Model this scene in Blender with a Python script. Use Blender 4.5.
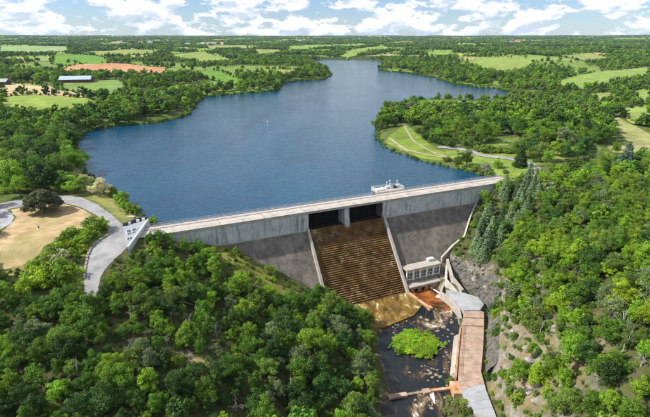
import bpy, bmesh, math, random
import numpy as np
from mathutils import Vector, Matrix, kdtree
R = math.radians
for o in list(bpy.data.objects): bpy.data.objects.remove(o)
sc = bpy.context.scene
COL = sc.collection

# ------------------------------------------------------------------ camera
F_PX = 447.3; W_PX, H_PX = 650.0, 417.0
PITCH = math.atan((208.5 - 38.0) / F_PX)
CAM_Z = 60.0
cam_d = bpy.data.cameras.new('camera'); cam = bpy.data.objects.new('camera', cam_d); COL.objects.link(cam)
cam.location = (0, 0, CAM_Z); cam.rotation_euler = (math.pi/2 - PITCH, 0, 0)
cam_d.sensor_width = 36; cam_d.lens = 36 * F_PX / W_PX
cam_d.clip_start = 1; cam_d.clip_end = 40000
sc.camera = cam

# ------------------------------------------------------------------ sky, sun, exposure
SUN_EL, SUN_AZ = 44.0, -4.0          # azimuth: degrees from -X towards +Y
sd = Vector((-math.cos(R(SUN_AZ))*math.cos(R(SUN_EL)), math.sin(R(SUN_AZ))*math.cos(R(SUN_EL)), math.sin(R(SUN_EL))))
world = bpy.data.worlds.new('World'); sc.world = world; world.use_nodes = True
wt = world.node_tree; wt.nodes.clear()
def wn(t, **k):
    n = wt.nodes.new(t)
    for a, b in k.items(): setattr(n, a, b)
    return n
def wmath(op, a, b=None, clamp=False):
    n = wn('ShaderNodeMath', operation=op, use_clamp=clamp)
    for i, s in enumerate((a, b)):
        if s is None: continue
        if isinstance(s, (int, float)): n.inputs[i].default_value = s
        else: wt.links.new(s, n.inputs[i])
    return n.outputs[0]
sky = wn('ShaderNodeTexSky', sky_type='NISHITA', sun_disc=False)
sky.sun_elevation = R(SUN_EL); sky.sun_rotation = math.atan2(sd.x, sd.y)
sky.altitude = 100; sky.air_density = 1.0; sky.dust_density = 0.15; sky.ozone_density = 1.0
tc = wn('ShaderNodeTexCoord')
sep = wn('ShaderNodeSeparateXYZ'); wt.links.new(tc.outputs['Generated'], sep.inputs[0])
def cloud_density(dz):
    comb = wn('ShaderNodeCombineXYZ')
    wt.links.new(sep.outputs[0], comb.inputs[0]); wt.links.new(sep.outputs[1], comb.inputs[1])
    wt.links.new(wmath('MULTIPLY', wmath('ADD', sep.outputs[2], dz), 2.6), comb.inputs[2])
    big = wn('ShaderNodeTexNoise'); big.inputs['Scale'].default_value = 10.5; big.inputs['Detail'].default_value = 9
    big.inputs['Roughness'].default_value = 0.56; big.inputs['Distortion'].default_value = 0.15
    wt.links.new(comb.outputs[0], big.inputs['Vector'])
    fine = wn('ShaderNodeTexNoise'); fine.inputs['Scale'].default_value = 30; fine.inputs['Detail'].default_value = 8
    fine.inputs['Roughness'].default_value = 0.6
    wt.links.new(comb.outputs[0], fine.inputs['Vector'])
    return wmath('ADD', wmath('MULTIPLY', big.outputs['Fac'], 0.62), wmath('MULTIPLY', fine.outputs['Fac'], 0.38))
den = cloud_density(0.0); den_up = cloud_density(0.014)
cover = wn('ShaderNodeMapRange', interpolation_type='SMOOTHSTEP')
cover.inputs[1].default_value = 0.456; cover.inputs[2].default_value = 0.515
wt.links.new(den, cover.inputs[0])
shade = wn('ShaderNodeMapRange'); shade.inputs[1].default_value = -0.05; shade.inputs[2].default_value = 0.045
wt.links.new(wmath('SUBTRACT', den, den_up), shade.inputs[0])
ccol = wn('ShaderNodeMix', data_type='RGBA')
ccol.inputs[6].default_value = (5.6, 6.5, 7.6, 1); ccol.inputs[7].default_value = (9.9, 9.9, 9.9, 1)
wt.links.new(shade.outputs[0], ccol.inputs[0])
skymix = wn('ShaderNodeMix', data_type='RGBA')
wt.links.new(cover.outputs[0], skymix.inputs[0])
skyt = wn('ShaderNodeMix', data_type='RGBA', blend_type='MULTIPLY'); skyt.inputs[0].default_value = 1.0
skyt.inputs[7].default_value = (.66, .81, 1.13, 1); wt.links.new(sky.outputs[0], skyt.inputs[6])
wt.links.new(skyt.outputs[2], skymix.inputs[6]); wt.links.new(ccol.outputs[2], skymix.inputs[7])
bg = wn('ShaderNodeBackground'); bg.inputs[1].default_value = 0.085
wt.links.new(skymix.outputs[2], bg.inputs[0])
wo = wn('ShaderNodeOutputWorld'); wt.links.new(bg.outputs[0], wo.inputs[0])
sun_d = bpy.data.lights.new('sun', 'SUN'); sun_d.energy = 5.0; sun_d.angle = R(0.53); sun_d.color = (1, 0.955, 0.87)
sun = bpy.data.objects.new('sun', sun_d); COL.objects.link(sun)
sun.rotation_euler = sd.to_track_quat('Z', 'Y').to_euler()
sc.view_settings.view_transform = 'Standard'; sc.view_settings.look = 'None'
sc.view_settings.exposure = 0.5; sc.view_settings.gamma = 1
sc.render.engine = 'CYCLES'
sc.cycles.max_bounces = 5; sc.cycles.diffuse_bounces = 2; sc.cycles.glossy_bounces = 3; sc.cycles.transmission_bounces = 3
sc.cycles.volume_bounces = 0; sc.cycles.use_denoising = True; sc.cycles.caustics_reflective = False; sc.cycles.caustics_refractive = False

# ------------------------------------------------------------------ helpers
rng = np.random.default_rng(11); random.seed(5)
SP, CP = math.sin(PITCH), math.cos(PITCH)
def pray(u, v):
    x = (u - 325)/F_PX; y = (v - 208.5)/F_PX
    return np.array([x, CP - y*SP, -SP - y*CP])
def atz(u, v, z=0.0):
    d = pray(u, v); t = (z - CAM_Z)/d[2]; return np.array([0, 0, CAM_Z]) + t*d
def proj(x, y, z):
    z = z - CAM_Z; d = y*CP - z*SP; return 325 + F_PX*x/d, 208.5 - F_PX*(y*SP + z*CP)/d, d
def ss(a, b, x):
    t = np.clip((x - a)/(b - a), 0, 1); return t*t*(3 - 2*t)
_lat = np.random.default_rng(3).random((256, 256))
def vnoise(x, y):
    xi = np.floor(x).astype(int); yi = np.floor(y).astype(int); fx = x - xi; fy = y - yi
    fx = fx*fx*(3-2*fx); fy = fy*fy*(3-2*fy); g = lambda a, b: _lat[a & 255, b & 255]
    return (g(xi, yi)*(1-fx) + g(xi+1, yi)*fx)*(1-fy) + (g(xi, yi+1)*(1-fx) + g(xi+1, yi+1)*fx)*fy - 0.5
def fbm(x, y, o=4):
    s = 0; a = 1.0
    for i in range(o): s = s + a*vnoise(x*2**i + 17.3*i, y*2**i + 5.1*i); a *= 0.5
    return s
def in_poly(x, y, poly):
    inside = np.zeros(x.shape, bool); px, py = poly[:, 0], poly[:, 1]; j = len(poly) - 1
    for i in range(len(poly)):
        c = ((py[i] > y) != (py[j] > y)) & (x < (px[j]-px[i])*(y-py[i])/(py[j]-py[i] + 1e-12) + px[i])
        inside ^= c; j = i
    return inside
def poly_dist(x, y, poly, closed=True):
    d = np.full(x.shape, 1e9); n = len(poly)
    for i in range(n if closed else n-1):
        a = poly[i]; b = poly[(i+1) % n]; ab = b - a; L = (ab**2).sum() + 1e-9
        t = np.clip(((x-a[0])*ab[0] + (y-a[1])*ab[1])/L, 0, 1)
        d = np.minimum(d, np.hypot(x-a[0]-t*ab[0], y-a[1]-t*ab[1]))
    return d
def tag(o, label=None, cat=None, group=None, kind=None):
    if label: o['label'] = label
    if cat: o['category'] = cat
    if group: o['group'] = group
    if kind: o['kind'] = kind
    return o
def empty(name, loc=(0, 0, 0), rz=0):
    o = bpy.data.objects.new(name, None); COL.objects.link(o); o.location = loc; o.rotation_euler[2] = rz
    o.empty_display_size = 0.5
    return o
def link(name, me, mat=None, parent=None, loc=None):
    o = bpy.data.objects.new(name, me); COL.objects.link(o)
    if mat and not me.materials: me.materials.append(mat)
    if parent: o.parent = parent
    if loc is not None: o.location = loc
    return o
class MB:
    """collects boxes, bars, tubes; built as one mesh"""
    def __init__(s): s.v = []; s.f = []
    def quad_mesh(s, vs, fs):
        b = len(s.v); s.v += [tuple(map(float, p)) for p in vs]; s.f += [tuple(i+b for i in f) for f in fs]; return s
    def hexa(s, p):      # 8 points: bottom 4 (ccw from above), top 4
        return s.quad_mesh(p, [(3,2,1,0),(4,5,6,7),(0,1,5,4),(1,2,6,5),(2,3,7,6),(3,0,4,7)])
    def box(s, x0, x1, y0, y1, z0, z1):
        return s.hexa([(x0,y0,z0),(x1,y0,z0),(x1,y1,z0),(x0,y1,z0),(x0,y0,z1),(x1,y0,z1),(x1,y1,z1),(x0,y1,z1)])
    def tube(s, pts, rad, n=6, caps=True):
        pts = [Vector(p) for p in pts]; rad = rad if hasattr(rad, '__len__') else [rad]*len(pts); rings = []
        b = len(s.v)
        for i, p in enumerate(pts):
            d = (pts[min(i+1, len(pts)-1)] - pts[max(i-1, 0)]).normalized()
            u = d.orthogonal().normalized() if abs(d.z) > .9 else d.cross(Vector((0,0,1))).normalized(); w = d.cross(u)
            for k in range(n):
                a = 2*math.pi*k/n; q = p + (u*math.cos(a) + w*math.sin(a))*rad[i]; s.v.append(tuple(q))
        for i in range(len(pts)-1):
            for k in range(n):
                s.f.append((b+i*n+k, b+i*n+(k+1) % n, b+(i+1)*n+(k+1) % n, b+(i+1)*n+k))
        if caps:
            s.f.append(tuple(b+k for k in reversed(range(n)))); s.f.append(tuple(b+(len(pts)-1)*n+k for k in range(n)))
        return s
    def prism(s, poly, z0, z1):   # poly ccw list of (x,y); z can be callables
        b = len(s.v); n = len(poly)
        s.v += [(x, y, z0) for x, y in poly] + [(x, y, z1) for x, y in poly]
        s.f += [tuple(b+n+i for i in range(n)), tuple(b+i for i in reversed(range(n)))]
        s.f += [(b+i, b+(i+1) % n, b+n+(i+1) % n, b+n+i) for i in range(n)]
        return s
    def mesh(s, name):
        me = bpy.data.meshes.new(name); me.from_pydata(s.v, [], s.f); me.update(); return me
    def build(s, name, mat, parent=None, loc=None): return link(name, s.mesh(name), mat, parent, loc)

# ------------------------------------------------------------------ materials
def new_mat(name):
    m = bpy.data.materials.new(name); m.use_nodes = True; nt = m.node_tree
    return m, nt, nt.nodes['Principled BSDF']
def mk_noise(nt, scale, detail=5, rough=.6, coord='Object', stretch=None, dist=0.0):
    t = nt.nodes.new('ShaderNodeTexCoord'); n = nt.nodes.new('ShaderNodeTexNoise')
    n.inputs['Scale'].default_value = scale; n.inputs['Detail'].default_value = detail; n.inputs['Roughness'].default_value = rough
    n.inputs['Distortion'].default_value = dist
    src = t.outputs[coord if coord != 'World' else 'Object']
    if coord == 'World': src = nt.nodes.new('ShaderNodeNewGeometry').outputs['Position']
    if stretch:
        mp = nt.nodes.new('ShaderNodeMapping'); mp.inputs['Scale'].default_value = stretch
        nt.links.new(src, mp.inputs[0]); src = mp.outputs[0]
    nt.links.new(src, n.inputs['Vector']); return n.outputs['Fac']
def ramp(nt, fac, stops, interp='LINEAR'):
    r = nt.nodes.new('ShaderNodeValToRGB'); r.color_ramp.interpolation = interp
    while len(r.color_ramp.elements) < len(stops): r.color_ramp.elements.new(.5)
    for e, (p, c) in zip(r.color_ramp.elements, stops): e.position = p; e.color = (*c, 1) if len(c) == 3 else c
    nt.links.new(fac, r.inputs[0]); return r.outputs[0]
def mixc(nt, fac, a, b, blend='MIX'):
    m = nt.nodes.new('ShaderNodeMix'); m.data_type = 'RGBA'; m.blend_type = blend
    for s, i in ((fac, 0), (a, 6), (b, 7)):
        if isinstance(s, (int, float)): m.inputs[i].default_value = s
        elif isinstance(s, tuple): m.inputs[i].default_value = (*s, 1)
        else: nt.links.new(s, m.inputs[i])
    return m.outputs[2]
def bump(nt, bsdf, fac, strength=.3, dist=.1):
    b = nt.nodes.new('ShaderNodeBump'); b.inputs['Strength'].default_value = strength; b.inputs['Distance'].default_value = dist
    nt.links.new(fac, b.inputs['Height']); nt.links.new(b.outputs[0], bsdf.inputs['Normal'])
def surf(name, c0, c1, scale=.5, rough=.85, stain=None, stain_scale=.15, stain_stretch=None, bumpd=.03, spec=.3, coord='Object', lo=.35, hi=.65, slo=.5, shi=.7):
    m, nt, b = new_mat(name)
    col = ramp(nt, mk_noise(nt, scale, 7, .65, coord), [(lo, c0), (hi, c1)])
    if stain:
        f = ramp(nt, mk_noise(nt, stain_scale, 6, .65, coord, stain_stretch), [(slo, (0,0,0)), (shi, (1,1,1))])
        col = mixc(nt, f, col, stain)
    nt.links.new(col, b.inputs['Base Color']); b.inputs['Roughness'].default_value = rough; b.inputs['Specular IOR Level'].default_value = spec
    if bumpd: bump(nt, b, mk_noise(nt, scale*6, 6, .6, coord), .6, bumpd)
    return m
M = {}
M['wall'] = surf('weathered_wall_concrete', (.38,.40,.41), (.56,.57,.56), .35, .9, (.16,.18,.185), .8, (1,1,.12), .02, slo=.52, shi=.72)
M['slab'] = surf('dark_face_concrete', (.095,.083,.074), (.185,.165,.145), .45, .9, (.26,.23,.19), .14, (1,1,.3), .06, slo=.52, shi=.72)
M['concrete'] = surf('pale_concrete', (.32,.29,.25), (.44,.41,.36), .5, .85, (.30,.26,.22), .25, None, .015)
M['deck'] = surf('deck_paving', (.36,.325,.29), (.47,.43,.39), .25, .9, (.27,.24,.21), .3, None, .006)
M['walk'] = surf('deck_walkway', (.30,.30,.30), (.41,.40,.39), .4, .9, bumpd=.006)
M['edge_shade_strip'] = surf('brown_joint_and_edge_shade', (.22,.13,.09), (.33,.22,.16), 1.0, .9, bumpd=.0)
M['gate'] = surf('wet_gate_steel', (.006,.006,.006), (.016,.013,.010), .6, .8, bumpd=.01, spec=.1)
M['wetcrest'] = surf('wet_crest', (.012,.009,.006), (.04,.028,.014), .8, .35, bumpd=.02)
M['white'] = surf('white_paint', (.60,.60,.58), (.72,.72,.70), 2, .55, (.42,.40,.36), .6, None, .002, slo=.6, shi=.8)
M['render_wall'] = surf('cream_render', (.40,.37,.33), (.54,.51,.46), 1, .85, (.26,.22,.18), .5, (1,1,.3), .006)
M['glass'] = surf('dark_window_glass', (.02,.03,.04), (.05,.07,.085), .7, .08, bumpd=0, spec=.6)
M['dark'] = surf('painted_dark_hollow', (.008,.008,.008), (.02,.018,.015), 1, .8, bumpd=0)
M['rust'] = surf('rust_stained_concrete', (.30,.13,.05), (.48,.26,.12), .5, .8, (.50,.42,.34), .35, None, .02)
M['tanpath'] = surf('reddish_path_concrete', (.30,.205,.15), (.43,.32,.25), .35, .9, (.20,.13,.095), .25, None, .01)
M['asphalt'] = surf('worn_pale_asphalt', (.23,.23,.235), (.33,.325,.32), .2, .95, (.17,.17,.175), .15, None, .01)
M['carpark'] = surf('pale_gravel_parking', (.28,.29,.31), (.37,.38,.39), .3, .95, (.22,.22,.22), .2, bumpd=.01)
M['dirt'] = surf('dry_dirt_track', (.25,.205,.14), (.36,.30,.215), .3, .95, bumpd=.02)
M['steel'] = surf('galvanised_steel', (.45,.46,.48), (.6,.6,.62), 3, .45, bumpd=0)
M['darkmetal'] = surf('dark_cladding', (.03,.03,.035), (.07,.07,.075), 1, .5, bumpd=0)
M['roofpale'] = surf('pale_roof_sheet', (.24,.265,.30), (.33,.355,.385), .4, .6, (.19,.2,.22), .5, bumpd=.003)
M['rooftile'] = surf('clay_roof_tiles', (.28,.12,.07), (.40,.19,.11), 2, .85, bumpd=.01)
M['solar'] = surf('blue_grey_roof_panels', (.30,.38,.50), (.42,.50,.62), .6, .35, bumpd=0)
M['barnwall'] = surf('dark_red_boards', (.10,.03,.025), (.16,.05,.04), 1.2, .85, bumpd=.01)
M['rock'] = surf('grey_rock', (.16,.15,.14), (.38,.35,.30), .9, .9, (.30,.20,.11), .5, None, .08)
M['wetrock'] = surf('tan_river_rock', (.15,.11,.075), (.34,.27,.20), 1.6, .6, (.12,.09,.06), .6, None, .06)
M['bark'] = surf('bark', (.07,.055,.04), (.14,.115,.09), 2, .95, bumpd=.03)
M['deadwood'] = surf('pale_dead_wood', (.26,.24,.22), (.42,.40,.37), 2, .9, bumpd=.01)

def leaf_material():
    m, nt, b = new_mat('foliage')
    oi = nt.nodes.new('ShaderNodeObjectInfo'); at = nt.nodes.new('ShaderNodeAttribute'); at.attribute_name = 'tone'
    hsv = nt.nodes.new('ShaderNodeHueSaturation')
    tint = nt.nodes.new('ShaderNodeAttribute'); tint.attribute_type = 'INSTANCER'; tint.attribute_name = 'tint'
    nt.links.new(tint.outputs['Color'], hsv.inputs['Color'])
    def mr(src, a, c):
        k = nt.nodes.new('ShaderNodeMapRange'); k.inputs[3].default_value = a; k.inputs[4].default_value = c; nt.links.new(src, k.inputs[0]); return k.outputs[0]
    def mm(op, a, c):
        k = nt.nodes.new('ShaderNodeMath'); k.operation = op
        for i, s in enumerate((a, c)):
            if isinstance(s, (int, float)): k.inputs[i].default_value = s
            else: nt.links.new(s, k.inputs[i])
        return k.outputs[0]
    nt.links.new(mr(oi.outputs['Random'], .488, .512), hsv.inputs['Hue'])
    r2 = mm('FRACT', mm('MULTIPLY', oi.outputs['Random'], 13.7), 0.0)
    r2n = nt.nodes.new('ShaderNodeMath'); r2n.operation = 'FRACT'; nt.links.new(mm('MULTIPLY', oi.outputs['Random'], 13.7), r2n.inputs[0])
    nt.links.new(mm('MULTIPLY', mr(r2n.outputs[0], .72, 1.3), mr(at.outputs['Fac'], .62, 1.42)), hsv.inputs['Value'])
    hsv.inputs['Saturation'].default_value = 1.0
    nt.links.new(hsv.outputs[0], b.inputs['Base Color']); b.inputs['Roughness'].default_value = .55; b.inputs['Specular IOR Level'].default_value = .25
    tr = nt.nodes.new('ShaderNodeBsdfTranslucent'); nt.links.new(hsv.outputs[0], tr.inputs[0])
    mx = nt.nodes.new('ShaderNodeMixShader'); mx.inputs[0].default_value = .28
    nt.links.new(b.outputs[0], mx.inputs[1]); nt.links.new(tr.outputs[0], mx.inputs[2])
    nt.links.new(mx.outputs[0], nt.nodes['Material Output'].inputs[0]); return m
M['leaf'] = leaf_material()

def water_material(name, deep, sc1, sc2, strength, rough, dist=.05):
    m, nt, b = new_mat(name)
    b.inputs['Base Color'].default_value = (*deep, 1); b.inputs['Roughness'].default_value = rough; b.inputs['IOR'].default_value = 1.333
    b.inputs['Specular IOR Level'].default_value = .5
    n1 = mk_noise(nt, sc1, 4, .6, 'Object', (1, 1.6, 1), .3); n2 = mk_noise(nt, sc2, 5, .6)
    a = nt.nodes.new('ShaderNodeMath'); a.operation = 'ADD'; nt.links.new(n1, a.inputs[0]); nt.links.new(n2, a.inputs[1])
    lane = ramp(nt, mk_noise(nt, .02, 4, .6, 'Object', (1, .35, 1), 1.0), [(.36, (.72,.72,.72)), (.58, (1,1,1))])
    ml = nt.nodes.new('ShaderNodeMath'); ml.operation = 'MULTIPLY'; nt.links.new(a.outputs[0], ml.inputs[0]); nt.links.new(lane, ml.inputs[1])
    bump(nt, b, ml.outputs[0], strength, dist); return m, nt, b
M['lake'], nt, b = water_material('lake_water', (.010,.050,.100), .42, .10, 1.0, .09, .34)
pt = ramp(nt, mk_noise(nt, .012, 4, .6, 'Object', (1, .5, 1), 1.2), [(.35, (.003,.042,.088)), (.7, (.006,.068,.132))])
nt.links.new(pt, b.inputs['Base Color'])
M['river'], nt, b = water_material('river_water', (.012,.012,.011), 1.2, .4, .5, .06, .06)
pt = ramp(nt, mk_noise(nt, .16, 6, .65, 'Object', (1, .45, 1), .8), [(.50, (.010,.014,.017)), (.57, (.05,.035,.018)), (.64, (.20,.14,.085)), (.70, (.62,.58,.52))])
nt.links.new(pt, b.inputs['Base Color'])
M['amber'], nt, b = water_material('shallow_amber_water', (.2,.11,.02), 1.2, .4, .4, .1, .05)
pt = ramp(nt, mk_noise(nt, .35, 7, .65, 'Object', (1, .5, 1), .5), [(.34, (.05,.035,.012)), (.5, (.16,.10,.025)), (.60, (.27,.18,.06)), (.66, (.68,.62,.52))])
nt.links.new(pt, b.inputs['Base Color'])
M['rustwater'], nt, b = water_material('rusty_outlet_water', (.2,.06,.01), 1.2, .5, .4, .12, .05)
pt = ramp(nt, mk_noise(nt, .3, 6, .6, 'Object', (.6, 1, 1), .6), [(.4, (.035,.022,.012)), (.5, (.20,.06,.012)), (.68, (.38,.15,.04))])
nt.links.new(pt, b.inputs['Base Color'])
M['foam'] = surf('white_water_foam', (.55,.58,.60), (.85,.86,.86), 1.5, .6, bumpd=.05)

m, nt, b = new_mat('wet_step_concrete')
base = ramp(nt, mk_noise(nt, .3, 6, .65, 'World'), [(.28, (.055,.026,.008)), (.5, (.16,.085,.026)), (.72, (.33,.205,.08))])
fl = ramp(nt, mk_noise(nt, .9, 8, .75, 'World', (1, 1, .5)), [(.55, (0,0,0)), (.63, (1,1,1))])
zone = ramp(nt, mk_noise(nt, .11, 4, .6, 'World', (1, 1, .6)), [(.46, (0,0,0)), (.56, (1,1,1))])
nt.links.new(mixc(nt, mixc(nt, 1.0, fl, zone, 'MULTIPLY'), base, (.62,.55,.44)), b.inputs['Base Color'])
b.inputs['Roughness'].default_value = .38; bump(nt, b, mk_noise(nt, 2.5, 6), .5, .05)
M['step'] = m

def ground_material():
    m, nt, b = new_mat('ground_cover')
    at = nt.nodes.new('ShaderNodeAttribute'); at.attribute_name = 'gcol'
    v1 = ramp(nt, mk_noise(nt, .35, 8, .7), [(.25, (.50,.47,.42)), (.5, (1,1,1)), (.78, (1.55,1.45,1.25))])
    v2 = ramp(nt, mk_noise(nt, .03, 5, .6), [(.3, (.78,.84,.8)), (.7, (1.22,1.15,1.1))])
    c = mixc(nt, 1.0, mixc(nt, 1.0, at.outputs['Color'], v1, 'MULTIPLY'), v2, 'MULTIPLY')
    # bare rock shows where the slope is steep
    geo = nt.nodes.new('ShaderNodeNewGeometry'); sx = nt.nodes.new('ShaderNodeSeparateXYZ'); nt.links.new(geo.outputs['True Normal'], sx.inputs[0])
    steep = nt.nodes.new('ShaderNodeMapRange'); steep.inputs[1].default_value = .74; steep.inputs[2].default_value = .60; nt.links.new(sx.outputs[2], steep.inputs[0])
    rk = ramp(nt, mk_noise(nt, .6, 8, .7, 'Object', (1, 1, .4)), [(.3, (.09,.085,.08)), (.5, (.22,.20,.17)), (.7, (.36,.32,.25))])
    sm = nt.nodes.new('ShaderNodeMath'); sm.operation = 'MULTIPLY'; nt.links.new(steep.outputs[0], sm.inputs[0])
    nt.links.new(ramp(nt, mk_noise(nt, .25, 6, .6), [(.42, (0,0,0)), (.55, (1,1,1))]), sm.inputs[1])
    nt.links.new(mixc(nt, sm.outputs[0], c, rk), b.inputs['Base Color']); b.inputs['Roughness'].default_value = .95; b.inputs['Specular IOR Level'].default_value = .1
    bump(nt, b, mk_noise(nt, 1.2, 8, .7), .8, .25); return m
M['ground'] = ground_material()
_fm = {}
def field_mat(col, var=.22, rows=None):
    k = (col, var)
    if k not in _fm:
        a = tuple(c*(1-var) for c in col); d = tuple(c*(1+var) for c in col)
        _fm[k] = surf('field_crop', a, d, .06, .95, tuple(c*.75 for c in col), .02, (1,.4,1), .03, spec=.1)
    return _fm[k]

# ------------------------------------------------------------------ dam frame: s along the crest, n downstream
A0 = atz(161, 234.6); B0 = atz(506, 182.0)
DV = (B0 - A0)/np.linalg.norm(B0 - A0); NV = np.array([DV[1], -DV[0], 0])
def D(s, n, z): return A0 + DV*s + NV*n + np.array([0, 0, z])
def to_sn(x, y): return (x-A0[0])*DV[0] + (y-A0[1])*DV[1], (x-A0[0])*NV[0] + (y-A0[1])*NV[1]
WATER = -2.0; RIVER = -31.0

# ------------------------------------------------------------------ terrain
lake_px = [(143,217),(137,211),(126,203),(112,191),(94,183),(84,170),(77,152),(74,142),(82,134),(101,127.5),(120,126),(135,124.5),
 (152,123.5),(169,120),(180,118),(189,113.5),(195,104),(203,97),(220,95.5),(250,93),(276,91),(283,83),(300,81),(323,79.8),(331,75),(327,70),(314,65),
 (311,60.5),(327,60),(350,60),(377,60.5),(384,62.5),(378,69.5),(390,71.5),(408,73),(435,77.5),(455,84),(477,87),(500,89),(513,92),(505,98.5),
 (494,102),(481,101),(450,99.5),(420,100),(398,106),(384,114),(378,126),(377,138),(384,146),(399,153.5),(424,161.5),(461,170),(481,175),(503,178)]
LAKE = np.array([atz(u, v, WATER)[:2] for u, v in lake_px] + [D(146, -5, 0)[:2], D(-3, -5, 0)[:2]])
ctrl = np.array([
 (-32.5,141.3,-8.7),(-26.4,140.7,-12.2),(-20.8,140.1,-15.5),(-13.8,139.6,-19.2),(-1.8,138.5,-25.9),(6,138,-31.5),
 (65.8,184,-7.6),(62.6,179,-11.3),(57.9,171,-18),(52.4,167,-20),(46.4,161.7,-23.5),(47,157,-25.5),
 (-50,134,-3),(-41,137,-6),(-56,132,-1),(-62,134,-.4),(81,190.5,-1),(75,187,-4),(90,196,0),(100,205,.5),
 (20,140,-32.6),(30,146,-32.8),(40,152,-32.8),(25,125,-32.5),(33,125,-32.6),(28,105,-32.6),(25,88,-32.8),(24,60,-33.2),(22,20,-34),(20,-40,-35),(36,108,-32.6),(39,128,-32.6),(44,138,-32.4),
 (12,132,-30),(13,115,-30),(14,97,-30),(11,80,-30),(9,60,-30.5),(7,20,-32),
 (-10,120,-22),(-10,95,-21),(-10,70,-22),(-30,120,-13),(-30,95,-12.5),(-32,70,-14),(-50,116,-5),(-50,95,-5.5),(-55,70,-8),
 (-61,110,-2),(-66,108,-2),(-60,121,-.6),(-70,95,-3.6),(-90,110,-1),(-92,80,-4),(-125,100,0),(-125,60,-2),(-100,150,1),(-110,130,.8),(-80,131,-1.2),(-95,145,1),(-86,150,.8),(-73,141,.1),(-67,134,0),(-105,165,.6),(-90,163,.5),
 (-60,20,-11),(-30,20,-19),(60,20,-10),(100,20,1),(-100,0,-2),(0,-60,-34),(60,-60,-5),(-60,-60,-6),
 (46.5,142,-28),(56,138,-27.6),(48,130,-28.4),(52,122,-28.4),(45,122,-28.6),(44,101.5,-28.4),(38,99,-28.6),(43,93.6,-28.4),(42,85,-28.4),(38,85,-28.6),(41,60,-29),
 (63,139,-20),(70,141,-11),(80,143,-3),(92,146,1),(120,150,2.5),(59,121,-20),(66,121,-10),(77,120,-2),(90,118,1.5),(52,100,-20),(60,98,-11),(71,95,-2),(84,90,1.5),
 (50,80,-20),(58,78,-11),(69,75,-2),(82,70,1.5),(110,100,3),(110,60,3),(150,120,4),(68,163,-14),(77,169,-7),(88,180,-2),(97,188,0),(125,192,1.5)], float)
def tps_fit(c, lam=1.5):
    n = len(c); d = np.hypot(c[:, None, 0]-c[None, :, 0], c[:, None, 1]-c[None, :, 1])
    K = np.where(d > 0, d*d*np.log(d + 1e-9), 0) + lam*np.eye(n); P = np.c_[np.ones(n), c[:, :2]]
    A = np.block([[K, P], [P.T, np.zeros((3, 3))]]); return np.linalg.solve(A, np.r_[c[:, 2], 0, 0, 0])
TW = tps_fit(ctrl)
def tps(x, y):
    out = TW[-3] + TW[-2]*x + TW[-1]*y
    for i, c in enumerate(ctrl):
        d2 = (x-c[0])**2 + (y-c[1])**2; out = out + TW[i]*.5*d2*np.log(d2 + 1e-9)
    return out
def height(x, y):
    x = np.asarray(x, float); y = np.asarray(y, float)
    dl = poly_dist(x, y, LAKE); ins = in_poly(x, y, LAKE); sdl = np.where(ins, -dl, dl)
    far = np.hypot(x, y)
    out = -2.3 + 2.8*(1-np.exp(-np.maximum(sdl, 0)/7)) + 9*(1-np.exp(-np.maximum(sdl, 0)/260))*ss(180, 420, y)
    out += fbm(x/420, y/420, 4)*np.clip((far-250)*.016, 0, 16)*(1-np.exp(-np.maximum(sdl, 0)/90))
    out += np.clip((far-1300)*.0105, 0, 88)
    out = np.where(ins, -2.3 - 6*(1-np.exp(-dl/14)), out)
    s, n = to_sn(x, y)
    out = out - 11*ss(-26, -7, n)*ss(0, 10, s)*ss(146, 136, s)*(n < 1)
    inner = (1-ss(130, 210, np.abs(x)))*(1-ss(200, 230, y))*ss(-120, -70, y)
    tz = np.minimum(tps(np.clip(x, -220, 220), np.clip(y, -130, 240)), 6)
    nz = fbm(x/9, y/9, 4)*1.3 + fbm(x/2.6, y/2.6, 3)*.35
    slopeness = ss(-1.5, -9, tz)*ss(-29.5, -26, tz)
    tz = tz + nz*(.12 + .95*slopeness)
    # the walkway and stilling basin stay level
    tz = tz*inner + (1-inner)*2.0
    w = ss(-5, 0.5, n)
    return out*(1-w) + tz*w
GX, GY = 420, 520
_u0, _u1 = -math.asinh(9000/60), math.asinh(9000/60)
_v0, _v1 = math.asinh(-300/60), math.asinh(12500/60)
gx = 60*np.sinh(np.linspace(_u0, _u1, GX)); gy = 120 + 60*np.sinh(np.linspace(_v0, _v1, GY))
XX, YY = np.meshgrid(gx, gy); ZZ = height(XX, YY)
# level benches cut into the valley floor for the path
PATH_PX = [(450,293),(481,298),(484,306),(484,327),(481,371),(486,391),(497,417),(505,440),(485,440),(477,417),(464,398),(457,377.5),(460.5,327),(462,313)]
PATH = np.array([atz(u, v, -27.6)[:2] for u, v in PATH_PX])
dp = np.where(in_poly(XX, YY, PATH), 0, poly_dist(XX, YY, PATH)); wpb = 1 - ss(2.0, 4.6, dp)
ZZ = np.where(ZZ < -8, ZZ*(1-wpb) + np.minimum(ZZ, -29.1)*wpb, ZZ)
BED = np.array([atz(u, v, -31)[:2] for u, v in [(366,306),(405,297),(436,288)]] + [atz(u, v, -28.2)[:2] for u, v in [(448,296),(459,312),(461,327),(459,350),(457,376),(455,389)]] + [atz(u, v, -31)[:2] for u, v in [(448,394),(440,404),(441,430),(380,430),(391,397),(396,360),(389,340),(372,326)]])
bd = poly_dist(XX, YY, BED); bsd = np.where(in_poly(XX, YY, BED), -bd, bd); wb = 1 - ss(-.6, 1.6, bsd)
ZZ = ZZ*(1-wb) + np.minimum(ZZ, -32.4)*wb
cl_px = [(440,258),(446,268),(456,279),(468,288),(480,294.5),(487,303),(488,318),(487,335),(486,352),(485,372)]
cl = np.array([atz(u, v, -28.2 if i > 1 else -25)[:2] for i, (u, v) in enumerate(cl_px)]); cl[0] = D(104, 15.5, 0)[:2]
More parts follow.
